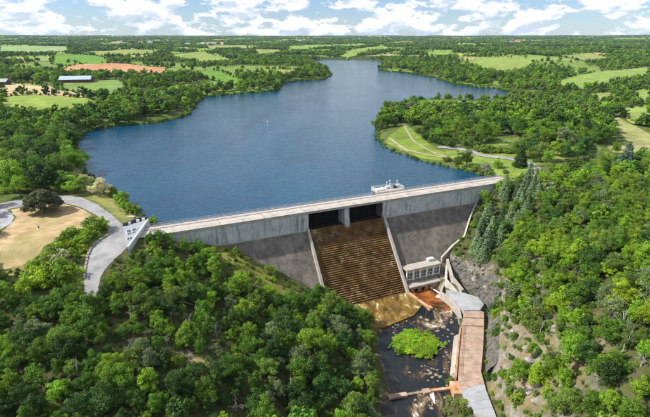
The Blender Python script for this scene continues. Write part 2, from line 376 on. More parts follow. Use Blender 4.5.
dc = poly_dist(XX, YY, cl, False); wc = (1 - ss(1.2, 4.2, dc))*(ZZ < -12)
ZZ = ZZ*(1-wc) + np.minimum(ZZ, -29.6)*wc
def hm(x, y):
    x = np.asarray(x, float); y = np.asarray(y, float)
    fx = np.clip((np.arcsinh(x/60)-_u0)/(_u1-_u0)*(GX-1), 0, GX-1.001); i = fx.astype(int)
    fy = np.clip((np.arcsinh((y-120)/60)-_v0)/(_v1-_v0)*(GY-1), 0, GY-1.001); j = fy.astype(int)
    a = (x-gx[i])/(gx[i+1]-gx[i]); b = (y-gy[j])/(gy[j+1]-gy[j])
    return ZZ[j, i]*(1-a)*(1-b) + ZZ[j, i+1]*a*(1-b) + ZZ[j+1, i]*(1-a)*b + ZZ[j+1, i+1]*a*b
def hit(u, v):
    d = pray(u, v); t = np.geomspace(40, 14000, 1400); P = d[None]*t[:, None] + np.array([0, 0, CAM_Z])
    below = P[:, 2] < hm(P[:, 0], P[:, 1]); k = int(np.argmax(below)) if below.any() else len(t)-1
    lo, hi = t[max(k-1, 0)], t[k]
    for _ in range(18):
        mid = (lo+hi)/2; p = d*mid; 
        if p[2]+CAM_Z < hm(p[0], p[1]): hi = mid
        else: lo = mid
    p = d*hi; return np.array([p[0], p[1], hm(p[0], p[1])])
def hits(pts): return np.array([hit(u, v)[:2] for u, v in pts])

# open land traced from the photograph: (pixels, colour, name)
GREEN = (.13,.23,.035); BRIGHT = (.115,.225,.028); OLIVE = (.22,.25,.07); PALE = (.22,.30,.12); TAN = (.46,.36,.20); CLAY = (.42,.225,.115); DRY = (.46,.335,.185)
fields = [
 ([(0,98.5),(17,95.5),(58,94),(88,98.5),(111,104),(102,108),(80,111),(60,115),(29,114),(0,112)], (.21,.28,.055), 'pale meadow'),
 ([(0,85.3),(17,84),(50,87),(82,92),(82,96.5),(50,94.5),(29,93.2),(0,95)], TAN, 'straw strip'),
 ([(61,69.5),(75,65),(96,63.2),(130,64.5),(167,67.8),(164,72),(123,75.5),(88,74.5),(65,74.5)], CLAY, 'ploughed'),
 ([(55,53),(80,55),(107,58.5),(108,63),(85,63.6),(61,65),(52,63.4)], BRIGHT, 'green'),
 ([(0,46.6),(67,46.6),(69,51.2),(40,53),(15,53),(0,54)], PALE, 'pale'),
 ([(88,51.4),(120,50),(158,50.5),(161,53),(123,56.5),(96,55.5)], OLIVE, 'olive'),
 ([(61,82),(85,82),(114,80),(129,84),(117,97),(100,95),(85,92),(58,89)], (.16,.24,.06), 'green behind barn'),
 ([(148,76),(166,74.8),(164,79),(150,81)], BRIGHT, 'small green'),
 ([(172,55.5),(190,52.6),(205.6,52.6),(238,60.5),(208,61),(179,58)], (.20,.26,.06), 'olive slope'),
 ([(190,72),(217,71),(246.5,78),(240.6,82),(214,77.5),(195,76)], BRIGHT, 'bright green'),
 ([(262,70),(298,70.2),(292,73.2),(266,73)], OLIVE, 'thin strip'),
 ([(466,61),(480,58),(498,57.5),(520,58.5),(535,61),(521,70),(498,72.5),(474,65)], (.20,.26,.06), 'round olive'),
 ([(555,78.5),(592,72.5),(650,67.2),(650,76.5),(620,80),(589,85.5),(562,86)], (.19,.27,.06), 'long'),
 ([(590,95),(613,92.2),(622,96.4),(599,99)], OLIVE, 'small olive'),
 ([(630,91.5),(650,89),(650,98.5),(640,98)], (.19,.27,.06), 'edge'),
 ([(617,110.5),(650,106),(650,119),(633,117.5)], (.22,.28,.07), 'edge low'),
 ([(556,55.8),(592,53.6),(615,57.6),(589,60.5)], (.22,.26,.08), 'far right'),
 ([(425,52.4),(452,50.4),(453,53.2),(430,56)], (.18,.28,.05), 'far mid'),
 ([(340,54.5),(357,49),(384,45.5),(389,49),(362,53),(347,59)], (.18,.26,.05), 'far shore'),
 ([(288,46.5),(330,45),(334,47),(292,49)], (.18,.28,.05), 'far'),
 ([(255,49.5),(280,50),(278,53),(258,53)], OLIVE, 'far2'),
 ([(205,46),(245,45.5),(248,48),(210,48.5)], OLIVE, 'far3'),
]
lawns = [
 ([(391,135),(398,129),(407,125),(425,141),(441,152),(455,158),(440,161),(420,158.5),(400,150),(386,143)], (.155,.225,.035)),
 ([(420,101),(470,101.5),(516,102.5),(518,107),(480,106.5),(420,106)], (.15,.24,.035)),
 ([(476,149.5),(490,143),(508,138),(520,137.5),(515,143),(500,147.5),(486,152)], (.155,.225,.045)),
 ([(505,150.5),(540,148),(585,147),(604,148),(600,151),(560,152.5),(520,153.5)], (.155,.225,.045)),
 ([(446,152),(480,157),(513,161),(536,166),(540,176),(512,179),(484,175),(460,168)], (.165,.235,.042)),
 ([(606,147),(620,145),(640,150),(636,154),(612,153)], (.26,.27,.09)),
 ([(611,121),(617,117.5),(634,126),(650,134),(650,152),(636,150),(624,138),(615,127)], (.26,.27,.10)),
]
roads_px = dict(
 roadL=[(0,203.5),(26,198.5),(45,196),(61,195.5),(79,196.5),(97.6,204.5),(113.5,216.5),(124,226),(128,238),(128,247),(117,257),(104,270),(98,285),(95,300),(94,312),(80,312),(82,300),(84,285),(84.4,272),(86,262),(90,250),(100,240),(109.5,233),(107,225),(95,214.5),(79,206.5),(63,203),(45,203.5),(26,206),(0,211)],
 carpark=[(0,209),(8,210),(14.5,217),(11,223.5),(0,230)],
 lawn=[(0,232),(12,224),(16,217),(10,210),(26,207),(45,204.5),(63,204),(79,207.5),(94,215.5),(101,224),(96,228),(84,229),(70,234),(55,241),(44,248),(36,258),(22,266),(0,270)],
)
WP = {}
for k, v in roads_px.items(): WP[k] = hits(v)
for i, (p, c, nme) in enumerate(fields):      # the foot of a field hides behind the trees in front of it, so it reaches lower than what shows
    vc = sum(q[1] for q in p)/len(p); WP['f%d' % i] = hits([(u, v if v < vc else v + (.03 if i < 8 else .09)*(v-38)) for u, v in p])
for i, (p, c) in enumerate(lawns): WP['l%d' % i] = hits(p)
def strip(px, w):
    """polyline of pixels on the ground -> polygon of a track w metres wide"""
    c = hits(px); L = []; Rr = []
    for i in range(len(c)):
        t = c[min(i+1, len(c)-1)] - c[max(i-1, 0)]; t = t/np.linalg.norm(t); nn = np.array([-t[1], t[0]])
        L.append(c[i]+nn*w/2); Rr.append(c[i]-nn*w/2)
    return np.array(L + Rr[::-1])
WP['track1'] = strip([(389,138),(398,145),(406,150),(425,154.5),(442,157.5),(452,158)], 1.5)
WP['track2'] = strip([(404,125),(408,133),(413,141),(424,148),(436,154),(446,157.5)], 1.4)
WP['roadR'] = strip([(438,147),(455,148.5),(468.5,150.5),(481,155.5),(497,157.5),(513,159.5),(528,163),(536,168),(533,174),(524,178.5)], 5)
WP['whiteroad'] = strip([(612,119.5),(621,125.5),(634,133),(650,141.5),(668,150)], 5)
WP['whitespur'] = strip([(622,149),(634,147),(650,146.5),(664,147)], 4)

# ground colours
far_d = np.hypot(XX, YY)
gc = np.zeros(XX.shape + (3,)); gc[:] = (.085,.115,.032)
SN_s, SN_n = to_sn(XX, YY)
down = (SN_n > -2) & (np.abs(XX) < 200) & (YY < 240)
gc[down] = (.080,.085,.036)
def paint(poly, col, feather=2.0):
    d = poly_dist(XX, YY, poly); ins_ = in_poly(XX, YY, poly); sd_ = np.where(ins_, -d, d) + fbm(XX/6, YY/6, 3)*3.5
    w = (1-ss(-feather, feather, sd_))[..., None]; gc[:] = gc*(1-w) + np.array(col)*w
paint(hits([(482,318),(540,318),(575,330),(600,350),(590,380),(560,417),(500,417),(490,380),(486,340)]), (.165,.140,.070))
paint(hits([(475,255),(492,258),(495,300),(480,300),(462,280)]), (.12,.11,.08))
paint(hits([(222,246),(262,266),(300,290),(318,298),(300,302),(262,285),(222,262)]), (.17,.19,.045))
paint(hits([(178,352),(210,356),(214,378),(184,372)]), (.34,.25,.14))
paint(hits([(60,262),(84,240),(108,232),(104,240),(88,250),(82,275),(70,300)]), (.16,.22,.05))
paint(hits([(60,198),(84,194),(104,205),(126,224),(140,219),(118,196),(90,188)]), (.24,.24,.08))
paint(hits([(0,252),(30,262),(40,250),(60,260),(40,300),(0,300)]), (.19,.20,.06))
paint(hits([(430,150),(480,150),(600,140),(560,160),(500,180)]), (.17,.22,.05))
gc[ZZ < -31.2] = (.14,.10,.06)
shore = (np.abs(ZZ+2) < .6) & (SN_n < 0) & (far_d < 500); gc[shore] = (.10,.105,.045)
# patchwork of fields and woods far away
seeds = []
for _ in range(1500):
    r_ = 1250 + 10500*rng.random()**1.25; a_ = rng.uniform(-.82, .82); seeds.append((r_*math.sin(a_), r_*math.cos(a_)))
kd = kdtree.KDTree(len(seeds))
for i, s in enumerate(seeds): kd.insert((s[0], s[1], 0), i)
kd.balance()
ctype = rng.random(len(seeds)); cpal = [(.15,.26,.045),(.19,.25,.06),(.24,.27,.08),(.13,.20,.04),(.34,.28,.14),(.17,.30,.05),(.20,.26,.08)]
WOOD = .40
far_idx = np.argwhere(far_d > 1250); lkd = poly_dist(XX, YY, LAKE)
open_n = fbm(XX/130, YY/130, 3); mo_ = (far_d > 430) & (far_d <= 1250) & (open_n < -.12) & (SN_n < 0); gc[mo_] = (.15,.22,.05)
for j, i in far_idx:
    if abs(XX[j, i]) > YY[j, i]*1.0: continue
    co, idx, dd = kd.find((XX[j, i], YY[j, i], 0))
    if ctype[idx] > WOOD and lkd[j, i] > 140: gc[j, i] = cpal[idx % len(cpal)]
    else: gc[j, i] = (.04,.065,.022)

me = bpy.data.meshes.new('ground')
verts = np.stack([XX, YY, ZZ], -1).reshape(-1, 3)
jj, ii = np.meshgrid(np.arange(GY-1), np.arange(GX-1), indexing='ij'); b0 = (jj*GX+ii).ravel()
quads = np.stack([b0, b0+1, b0+GX+1, b0+GX], 1)
def fast_mesh(me, verts, quads):
    nq = len(quads); k = quads.shape[1]
    me.vertices.add(len(verts)); me.vertices.foreach_set('co', np.asarray(verts, np.float32).ravel())
    me.loops.add(nq*k); me.loops.foreach_set('vertex_index', np.asarray(quads, np.int32).ravel())
    me.polygons.add(nq); me.polygons.foreach_set('loop_start', np.arange(0, nq*k, k, dtype=np.int32))
    me.update(calc_edges=True)
fast_mesh(me, verts, quads)
ca = me.color_attributes.new('gcol', 'FLOAT_COLOR', 'POINT')
ca.data.foreach_set('color', np.concatenate([gc.reshape(-1, 3), np.ones((len(verts), 1))], 1).astype(np.float32).ravel())
me.polygons.foreach_set('use_smooth', np.ones(len(quads), bool))
ground = link('ground', me, M['ground']); tag(ground, kind='structure')

def drape(name, poly, mat, lift=.05, kind='structure', label=None, uneven=0.0):
    poly = np.asarray(poly); bm = bmesh.new()
    if uneven:                                       # a natural, slightly wandering edge
        q = []
        for a, c in zip(poly, np.roll(poly, -1, 0)):
            k = max(1, int(np.linalg.norm(c-a)/(uneven*4))); q += [a+(c-a)*i/k for i in range(k)]
        q = np.array(q); poly = q + np.stack([fbm(q[:, 0]/(uneven*5), q[:, 1]/(uneven*5), 3), fbm(q[:, 0]/(uneven*5)+40, q[:, 1]/(uneven*5)+9, 3)], 1)*uneven*1.3
    f = bm.faces.new([bm.verts.new((x, y, 0)) for x, y in poly]); f.normal_update()
    if f.normal.z < 0: f.normal_flip()
    bmesh.ops.triangulate(bm, faces=bm.faces[:])
    x0, y0 = poly.min(0); x1, y1 = poly.max(0)
    for g in gx[(gx > x0) & (gx < x1)]:
        bmesh.ops.bisect_plane(bm, geom=bm.verts[:]+bm.edges[:]+bm.faces[:], plane_co=(g, 0, 0), plane_no=(1, 0, 0))
    for g in gy[(gy > y0) & (gy < y1)]:
        bmesh.ops.bisect_plane(bm, geom=bm.verts[:]+bm.edges[:]+bm.faces[:], plane_co=(0, g, 0), plane_no=(0, 1, 0))
    bmesh.ops.triangulate(bm, faces=bm.faces[:])
    if bm.verts:
        P = np.array([v.co[:2] for v in bm.verts]); z = hm(P[:, 0], P[:, 1]) + lift
        for v, zz in zip(bm.verts, z): v.co.z = zz
    me = bpy.data.meshes.new(name); bm.to_mesh(me); bm.free()
    o = link(name, me, mat); tag(o, label=label, kind=kind); return o
# lake, river
lm = MB(); lk = LAKE.copy(); cen = lk.mean(0)
wp = np.vstack([[D(-40, -4.5, 0)[:2]], [D(190, -4.5, 0)[:2]], [[900, 520], [900, 1900], [-900, 1900], [-700, 300]]])
lm.quad_mesh([(x, y, WATER) for x, y in wp], [tuple(range(len(wp)))])
lake = lm.build('lake', M['lake']); tag(lake, kind='structure')
rm = MB(); rm.quad_mesh([(x, y, RIVER) for x, y in [(2,-60),(44,-60),(44,60),(47,95),(50,160),(20,150),(4,136),(4,60)]], [tuple(range(8))])
river = rm.build('river', M['river']); tag(river, kind='structure')
for i, (p, c, nme) in enumerate(fields):
    dist = np.linalg.norm(WP['f%d' % i].mean(0)); drape('field', WP['f%d' % i], field_mat(c), .12 + dist*.0006 + i*.035, uneven=min(4, dist*.006))
LM = {}
for i, (p, c) in enumerate(lawns): drape('grass_lawn', WP['l%d' % i], surf('mown_grass', tuple(x*.7 for x in c), tuple(x*1.25 for x in c), .15, .95, tuple(x*.6 for x in c), .05, None, .05, spec=.1), .08 + i*.03, uneven=1.0)
M['dry'] = surf('dry_lawn_grass', (.29,.20,.10), (.47,.36,.21), .25, .95, (.24,.23,.085), .07, (1,.5,1), .04, spec=.1, slo=.50, shi=.68)
drape('dry_lawn', WP['lawn'], M['dry'], .05, uneven=.55)
drape('road', WP['roadL'], M['asphalt'], .06, uneven=.35)
drape('car_park', WP['carpark'], M['carpark'], .07, uneven=.4)
drape('road', WP['roadR'], M['asphalt'], .24, uneven=.4)
drape('footpath', WP['track1'], M['dirt'], .22, uneven=.5)
drape('footpath', WP['track2'], M['dirt'], .25, uneven=.5)
drape('road', WP['whiteroad'], M['dirt'], .22); drape('road', WP['whitespur'], M['dirt'], .28)

# ------------------------------------------------------------------ dam
SL = .85; S0, S1, SA, SB = -5.0, 150.0, 51.6, 83.2
def slope_n(z): return max(0.0, (-7.5 - z)*SL)
def dbox(mb, s0, s1, n0, n1, z0, z1):
    return mb.hexa([D(s0,n1,z0), D(s1,n1,z0), D(s1,n0,z0), D(s0,n0,z0), D(s0,n1,z1), D(s1,n1,z1), D(s1,n0,z1), D(s0,n0,z1)])
dam = empty('dam', D(67, -4, 0)); tag(dam, 'long concrete gravity dam with stepped spillway holding back the blue lake', 'dam')
dam_inv = Matrix.Translation(-Vector(D(67, -4, 0)))
def dpart(mb, name, mat, parent=None):
    me = mb.mesh(name); me.transform(dam_inv); o = link(name, me, mat, parent or dam); return o
# body: core prisms left and right of the spillway and below it
def core(s0, s1, ztop):
    mb = MB(); ns = 0.45
    prof = [(-7.5, ztop), (-ns, ztop), (-ns, -7.5), (slope_n(-36)-ns, -36), (-7.5, -36)]
    a = [D(s0, n, z) for n, z in prof]; c = [D(s1, n, z) for n, z in prof]; k = len(prof)
    mb.quad_mesh(a + c, [tuple(range(k)), tuple(range(2*k-1, k-1, -1))] + [(i, i+k, (i+1) % k + k, (i+1) % k) for i in range(k)])
    return mb
dpart(core(S0, SA, -.55), 'core', M['slab']); dpart(core(SB, S1, -.55), 'core', M['slab'])
mbc = MB(); prof = [(-7.5, -8.2), (-2.5, -7.35), (-1.0, -7.45), (0.0, -8.1), (slope_n(-32)-.5, -32.6), (-7.5, -34)]
k = len(prof); mbc.quad_mesh([D(SA, n, z) for n, z in prof] + [D(SB, n, z) for n, z in prof], [tuple(range(k)), tuple(range(2*k-1, k-1, -1))] + [(i, i+k, (i+1) % k + k, (i+1) % k) for i in range(k)])
spill = dpart(mbc, 'spillway', M['wetcrest'])
# upper vertical wall, panel by panel, and the sloping face below it
for s0, s1 in ((S0, SA), (SB, S1)):
    nn = round((s1-s0)/7.2); w = (s1-s0)/nn
    for i in range(nn):
        a, b_ = s0+i*w+.035, s0+(i+1)*w-.035
        mb = MB(); off = random.uniform(-.02, .02); dbox(mb, a, b_, -.5, off, -7.35, -.6); dpart(mb, 'wall_panel', M['wall'])
        mb = MB(); off = random.uniform(-.03, .05); zt, zb = -7.42, -35.0
        mb.hexa([D(a, slope_n(zb)+off, zb), D(b_, slope_n(zb)+off, zb), D(b_, slope_n(zb)-.5, zb), D(a, slope_n(zb)-.5, zb),
                 D(a, .05+off, zt), D(b_, .05+off, zt), D(b_, -.45, zt), D(a, -.45, zt)]); dpart(mb, 'face_slab', M['slab'])
    mb = MB(); dbox(mb, s0, s1, -.4, .22, -7.52, -7.3); dpart(mb, 'ledge', M['concrete'])
# bridge deck, paving, gutter, walkway, parapets
ZD = -.02
mb = MB(); dbox(mb, S0, S1, -8.0, .28, -.62, -.1); dpart(mb, 'deck_slab', M['concrete'])
mb = MB(); dbox(mb, S0-3, S1+1, -5.4, .0, -.1, ZD); dpart(mb, 'roadway', M['deck'])
mb = MB(); dbox(mb, S0-2, S1, -5.85, -5.4, -.1, .03); dpart(mb, 'edge_shade_strip', M['edge_shade_strip'])  # brown strip paints the kerb's edge and its shadow
mb = MB(); dbox(mb, S0-2, S1, -7.7, -5.85, -.1, .10); dpart(mb, 'walkway', M['walk'])
mb = MB(); dbox(mb, S0, S1, .0, .28, -.1, .28); dpart(mb, 'kerb', M['concrete'])
mb = MB(); dbox(mb, S0, S1, -8.0, -7.7, -.1, .35); up = dpart(mb, 'parapet', M['concrete'])
for side, nn_ in (('u', -7.85), ('d', .14)):
    z0 = .3
    for zr in (.75, 1.15):
        mb = MB(); mb.tube([D(S0, nn_, zr), D(S1, nn_, zr)], .035, 5); dpart(mb, 'handrail', M['steel'])
    for i in range(60):
        s = S0 + 1 + i*(S1-S0-2)/59
        mb = MB(); mb.tube([D(s, nn_, z0-.1), D(s, nn_, 1.17)], .04, 5); dpart(mb, 'rail_post', M['steel'])
# deck expansion joints
for s in np.arange(S0+9, S1, 15.5):
    mb = MB(); dbox(mb, s-.09, s+.09, -5.3, -.05, ZD-.05, ZD+.008); dpart(mb, 'expansion_joint', M['edge_shade_strip'])
# spillway: pier, side faces, gates, steps, training walls
mb = MB()
def pier(mb, s0, s1):
    dbox(mb, s0, s1, -7.4, -.9, -8.6, -.6); mb.hexa([D(s0, .55, -8.6), D(s1, .55, -8.6), D(s1, -.9, -8.6), D(s0, -.9, -8.6), D(s0, -.2, -.6), D(s1, -.2, -.6), D(s1, -.9, -.6), D(s0, -.9, -.6)])
pier(mb, 66.4, 68.4); dpart(mb, 'pier', M['wall'])
for a, b_ in ((SA, 66.4), (68.4, SB)):
    mb = MB(); dbox(mb, a+.1, b_-.1, -6.2, -5.6, -8.0, -1.2); g = dpart(mb, 'gate', M['gate'])
    for q in range(5):
        mb = MB(); s = a+1+q*(b_-a-2)/4; dbox(mb, s-.15, s+.15, -5.6, -5.2, -7.9, -1.5); dpart(mb, 'gate_rib', M['gate'], g)
NST = 37; hgt = 23.4/NST
step_meshes = []
for q in range(4):
    r2 = np.random.default_rng(q+40); K = 48; ss_ = np.linspace(SA+.02, SB-.02, K+1)
    nj = r2.normal(0, .035, K+1); zj = r2.normal(0, .018, K+1)
    vs = []; fs = []
    for i, s in enumerate(ss_):
        vs += [D(s, -.75, zj[i]*.3), D(s, hgt*SL + .08 + nj[i]*.8, zj[i]-.05), D(s, hgt*SL + .06 + nj[i]*.8, zj[i]-.17), D(s, hgt*SL - .28, -.26), D(s, hgt*SL - .28, -hgt-.12)]  # riser undercut below the nosing, shaped to deepen its shade
    for i in range(K):
        o3 = i*5; fs += [(o3+q_, o3+q_+1, o3+q_+6, o3+q_+5) for q_ in range(4)]
    vs += [D(ss_[0], -.75, -hgt-.12), D(ss_[-1], -.75, -hgt-.12)]; e0 = len(vs)-2; e1 = len(vs)-1
    fs += [(0, e0, 4, 3, 2, 1), (K*5, K*5+1, K*5+2, K*5+3, K*5+4, e1)]
    mb_ = MB().quad_mesh(vs, fs); m_ = mb_.mesh('step'); m_.transform(Matrix.Translation(-Vector(D(SA, 0, 0)))); m_.materials.append(M['step']); step_meshes.append(m_)
for i in range(NST):
    z = -7.62 - i*hgt; o = link('step', step_meshes[(i*7) % 4], None, spill)
    o.location = Vector(D(SA, i*hgt*SL, z)) - Vector(D(67, -4, 0))
for s0, s1, nm in ((SA-.95, SA-.02, 'L'), (SB+.02, SB+.95, 'R')):
    mb = MB(); prof = [(-.3, -6.3), (.6, -6.3), (21.0, -30.0), (21.0, -35), (14, -35), (-.3, -9)]
    k = len(prof); mb.quad_mesh([D(s0, n, z) for n, z in prof] + [D(s1, n, z) for n, z in prof], [tuple(range(k)), tuple(range(2*k-1, k-1, -1))] + [(i, i+k, (i+1) % k + k, (i+1) % k) for i in range(k)])
    dpart(mb, 'training_wall', M['concrete'])
# perimeter wall stepping down the right abutment
mb = MB()
pr = [D(129.6,.6,-6.9), D(124.8,3.4,-10.4), D(117.3,9.2,-17.2), D(110.5,11.0,-19.2), D(103.1,13.6,-22.2)]
for a, c in zip(pr[:-1], pr[1:]):
    w_ = np.array([0, 0, 3.0]); t_ = NV*.9
    mb.hexa([a+t_-w_, c+t_-w_, c-w_, a-w_, a+t_, c+t_, c, a])
dpart(mb, 'abutment_wall', M['concrete'])

# stilling apron with shallow amber water
ap = [D(SA, 19.5, 0)[:2], D(SB-.05, 19.5, 0)[:2], D(SB+1.5, 29, 0)[:2], D(78, 33.5, 0)[:2], D(66, 35.5, 0)[:2], D(56, 36, 0)[:2], D(SA, 34, 0)[:2]]
mb = MB(); mb.prism([tuple(p) for p in ap], -33.5, -30.62); o = mb.build('stilling_apron', M['amber']); tag(o, kind='structure')
# rusty divider wall between apron and outlet pool
dw = empty('divider_wall', D(SB+.4, 26, -31)); tag(dw, 'low rust stained concrete wall between spillway apron and outlet pool', 'wall')
mb = MB(); L0 = Vector(D(SB+.4, 26, -31)); P_ = [(SB+.05, 21.0), (SB+.95, 21.0), (SB+2.6, 31.5), (SB+1.6, 31.5)]
vs = [D(s, n, -33.2) for s, n in P_] + [D(s, n, zt) for (s, n), zt in zip(P_, (-29.9, -29.9, -30.3, -30.3))]
mb.hexa([vs[3], vs[2], vs[1], vs[0], vs[7], vs[6], vs[5], vs[4]]); m_ = mb.mesh('wall_body'); m_.transform(Matrix.Translation(-L0)); link('wall_body', m_, M['rust'], dw)
mb = MB(); vs = [D(s, n, z) for s, n, z in ((SB+1.3, 31.4, -33), (SB+2.9, 31.4, -33), (SB+2.9, 33.2, -33), (SB+1.3, 33.2, -33))]; vt = [v + np.array([0, 0, 3.0]) for v in vs]
mb.hexa([vs[3], vs[2], vs[1], vs[0], vt[3], vt[2], vt[1], vt[0]]); m_ = mb.mesh('end_block'); m_.transform(Matrix.Translation(-L0)); link('end_block', m_, M['rust'], dw)

# ------------------------------------------------------------------ valve house at the dam foot
VS0, VS1, VN, VZ0, VZ1 = 85.0, 100.4, 17.0, -28.4, -23.3
vh = empty('valve_house', D(92.7, 15, -31)); tag(vh, 'small cream valve house with five dark windows at the dam foot', 'building')
VI = Matrix.Translation(-Vector(D(92.7, 15, -31)))
def vpart(mb, name, mat, parent=None):
    m_ = mb.mesh(name); m_.transform(VI); return link(name, m_, mat, parent or vh)
mb = MB(); dbox(mb, VS0, VS1, 11.5, VN-.45, VZ0, VZ1-.02); vpart(mb, 'back_wall', M['dark'])
mb = MB(); dbox(mb, VS0-.3, VS1+.3, 12.0, VN+.35, VZ1, VZ1+.45); rf = vpart(mb, 'roof', M['concrete'])
mb = MB(); dbox(mb, VS0+11.6, VS0+14.4, 12.8, 14.4, VZ1+.45, VZ1+1.5); vpart(mb, 'roof_hatch', M['white'], rf)
mb = MB(); dbox(mb, VS0, VS1, VN-.4, VN, VZ0, VZ0+1.4); vpart(mb, 'sill_wall', M['render_wall'])
mb = MB(); dbox(mb, VS0, VS1, VN-.4, VN, VZ1-1.1, VZ1-.003); vpart(mb, 'lintel', M['render_wall'])
ww = (VS1-VS0)/5
for i in range(6):
    mb = MB(); s = VS0+i*ww; dbox(mb, max(s-.42, VS0), min(s+.42, VS1), VN-.42, VN+.12, VZ0, VZ1-.006); vpart(mb, 'pillar', M['white'])
for i in range(5):
    mb = MB(); s = VS0+i*ww; dbox(mb, s+.42, s+ww-.42, VN-.3, VN-.2, VZ0+1.4, VZ1-1.1); wdw = vpart(mb, 'window', M['glass'])
    mb = MB(); dbox(mb, s+ww/2-.05, s+ww/2+.05, VN-.2, VN-.12, VZ0+1.4, VZ1-1.1); dbox(mb, s+.42, s+ww-.42, VN-.2, VN-.13, VZ0+2.5, VZ0+2.6); vpart(mb, 'mullion', M['white'], wdw)
    mb = MB(); dbox(mb, s+.3, s+ww-.3, VN, VN+.25, VZ0+1.3, VZ0+1.42); vpart(mb, 'sill', M['white'], wdw)
mb = MB(); dbox(mb, VS0-.4, VS1+2.6, VN-.6, VN+3.7, VZ0-.45, VZ0-.003); vpart(mb, 'balcony_slab', M['concrete'])
for zr in (.55, 1.05):
    mb = MB(); mb.tube([D(VS0-.3, VN+3.55, VZ0+zr), D(VS1+2.5, VN+3.55, VZ0+zr)], .04, 5); vpart(mb, 'handrail', M['steel'])
for i in range(12):
    s = VS0-.3+i*(VS1-VS0+2.8)/11; mb = MB(); mb.tube([D(s, VN+3.55, VZ0-.05), D(s, VN+3.55, VZ0+1.07)], .04, 5); vpart(mb, 'rail_post', M['steel'])
# outlet wall with two round mouths
def outlet_wall():
    bm = bmesh.new(); s0, s1, z0, z1, n = VS0, VS1, -33.0, VZ0-.45, VN+3.4
    outer = [(s0, z0), (s1, z0), (s1, z1), (s0, z1)]
    cs = [(s0+2.4, -30.35, 1.05), (s0+5.6, -30.35, 1.05)]
    ov = [bm.verts.new(D(s, n, z)) for s, z in outer]; edges = [bm.edges.new((ov[i], ov[(i+1) % 4])) for i in range(4)]
    for cx, cz, r in cs:
        ring = [bm.verts.new(D(cx+r*math.cos(2*math.pi*k/20), n, cz+r*math.sin(2*math.pi*k/20))) for k in range(20)]
        edges += [bm.edges.new((ring[k], ring[(k+1) % 20])) for k in range(20)]
        back = [bm.verts.new(D(cx+r*math.cos(2*math.pi*k/20), n-.3, cz+r*math.sin(2*math.pi*k/20))) for k in range(20)]
        for k in range(20): bm.faces.new((ring[k], ring[(k+1) % 20], back[(k+1) % 20], back[k]))
        bm.faces.new(back)
    bmesh.ops.triangle_fill(bm, edges=edges, use_dissolve=False)
    m_ = bpy.data.meshes.new('outlet_wall'); bm.to_mesh(m_); bm.free(); m_.transform(VI); return m_, cs
m_, cs = outlet_wall(); ow = link('outlet_wall', m_, M['rust'], vh)
for cx, cz, r in cs:
    mb = MB(); 
    ring = [D(cx+(r+.14)*math.cos(2*math.pi*k/20), VN+3.5, cz+(r+.14)*math.sin(2*math.pi*k/20)) for k in range(21)]; mb.tube(ring, .16, 6, False); vpart(mb, 'pipe_collar', M['concrete'], ow)
    mb = MB(); mb.quad_mesh([D(cx+r*.99*math.cos(2*math.pi*k/20), VN+3.16, cz+r*.99*math.sin(2*math.pi*k/20)) for k in range(20)], [tuple(range(20))]); vpart(mb, 'mouth_shade_disc', M['dark'], ow)  # black disc painted in place of the shade inside the pipe
mb = MB(); mb.tube([D(VS0+8.6, VN+2.6, -29.9), D(VS0+8.6, VN+4.9, -29.9), D(VS0+8.6, VN+5.6, -30.1)], .5, 12); vpart(mb, 'outlet_pipe', M['darkmetal'])
# outlet pool
mb = MB(); op = [D(VS0-.5, VN+.3, 0), D(VS1+.8, VN+.3, 0), D(VS1+3.5, VN+9, 0), D(VS1+3.5, VN+15, 0), D(VS0+6, VN+19, 0), D(VS0+1, VN+13, 0)]
mb.quad_mesh([(p[0], p[1], RIVER+.02) for p in op[::-1]], [tuple(range(6))]); o = mb.build('outlet_pool', M['rustwater']); tag(o, kind='structure')
# jet of white water and its foam
jet = empty('water_jet', D(VS0+8.6, VN+5.4, -30)); tag(jet, 'white jet of water shooting from the outlet pipe into the pool', 'water jet')
J0 = Vector(D(VS0+8.6, VN+5.4, -30)); mb = MB(); pts = []; rad = []
for k in range(12):
    t = k/11; pts.append(Vector(D(VS0+8.6+1.6*t, VN+5.4+5.0*t, -30.05-.95*t*t)) - J0); rad.append(.2+.2*t)
mb.tube(pts, rad, 8); mb.build('stream', M['foam'], jet)
def blob(name, c, rx, ry, rz, seed, mat, parent, sub=3, amp=.35):
    bm = bmesh.new(); bmesh.ops.create_icosphere(bm, subdivisions=sub, radius=1)
    r3 = np.random.default_rng(seed); ph = r3.random(6)*9
    for v in bm.verts:
        p = v.co; q = 1+amp*(math.sin(p.x*3.1+ph[0])*math.cos(p.y*2.7+ph[1])+.6*math.sin(p.z*4.3+p.x*5+ph[2])*math.cos(p.y*6+ph[3]))
        v.co = Vector((p.x*rx, p.y*ry, p.z*rz))*q
    m_ = bpy.data.meshes.new(name); bm.to_mesh(m_); bm.free(); return link(name, m_, mat, parent, c)
fp = Vector(D(VS0+10.6, VN+11.2, RIVER+.05)) - J0
blob('foam_patch', fp, 2.6, 1.6, .16, 3, M['foam'], jet, 3, .5); blob('splash', fp + Vector((-.7,.9,.2)), .7, .6, .45, 5, M['foam'], jet, 3, .4)
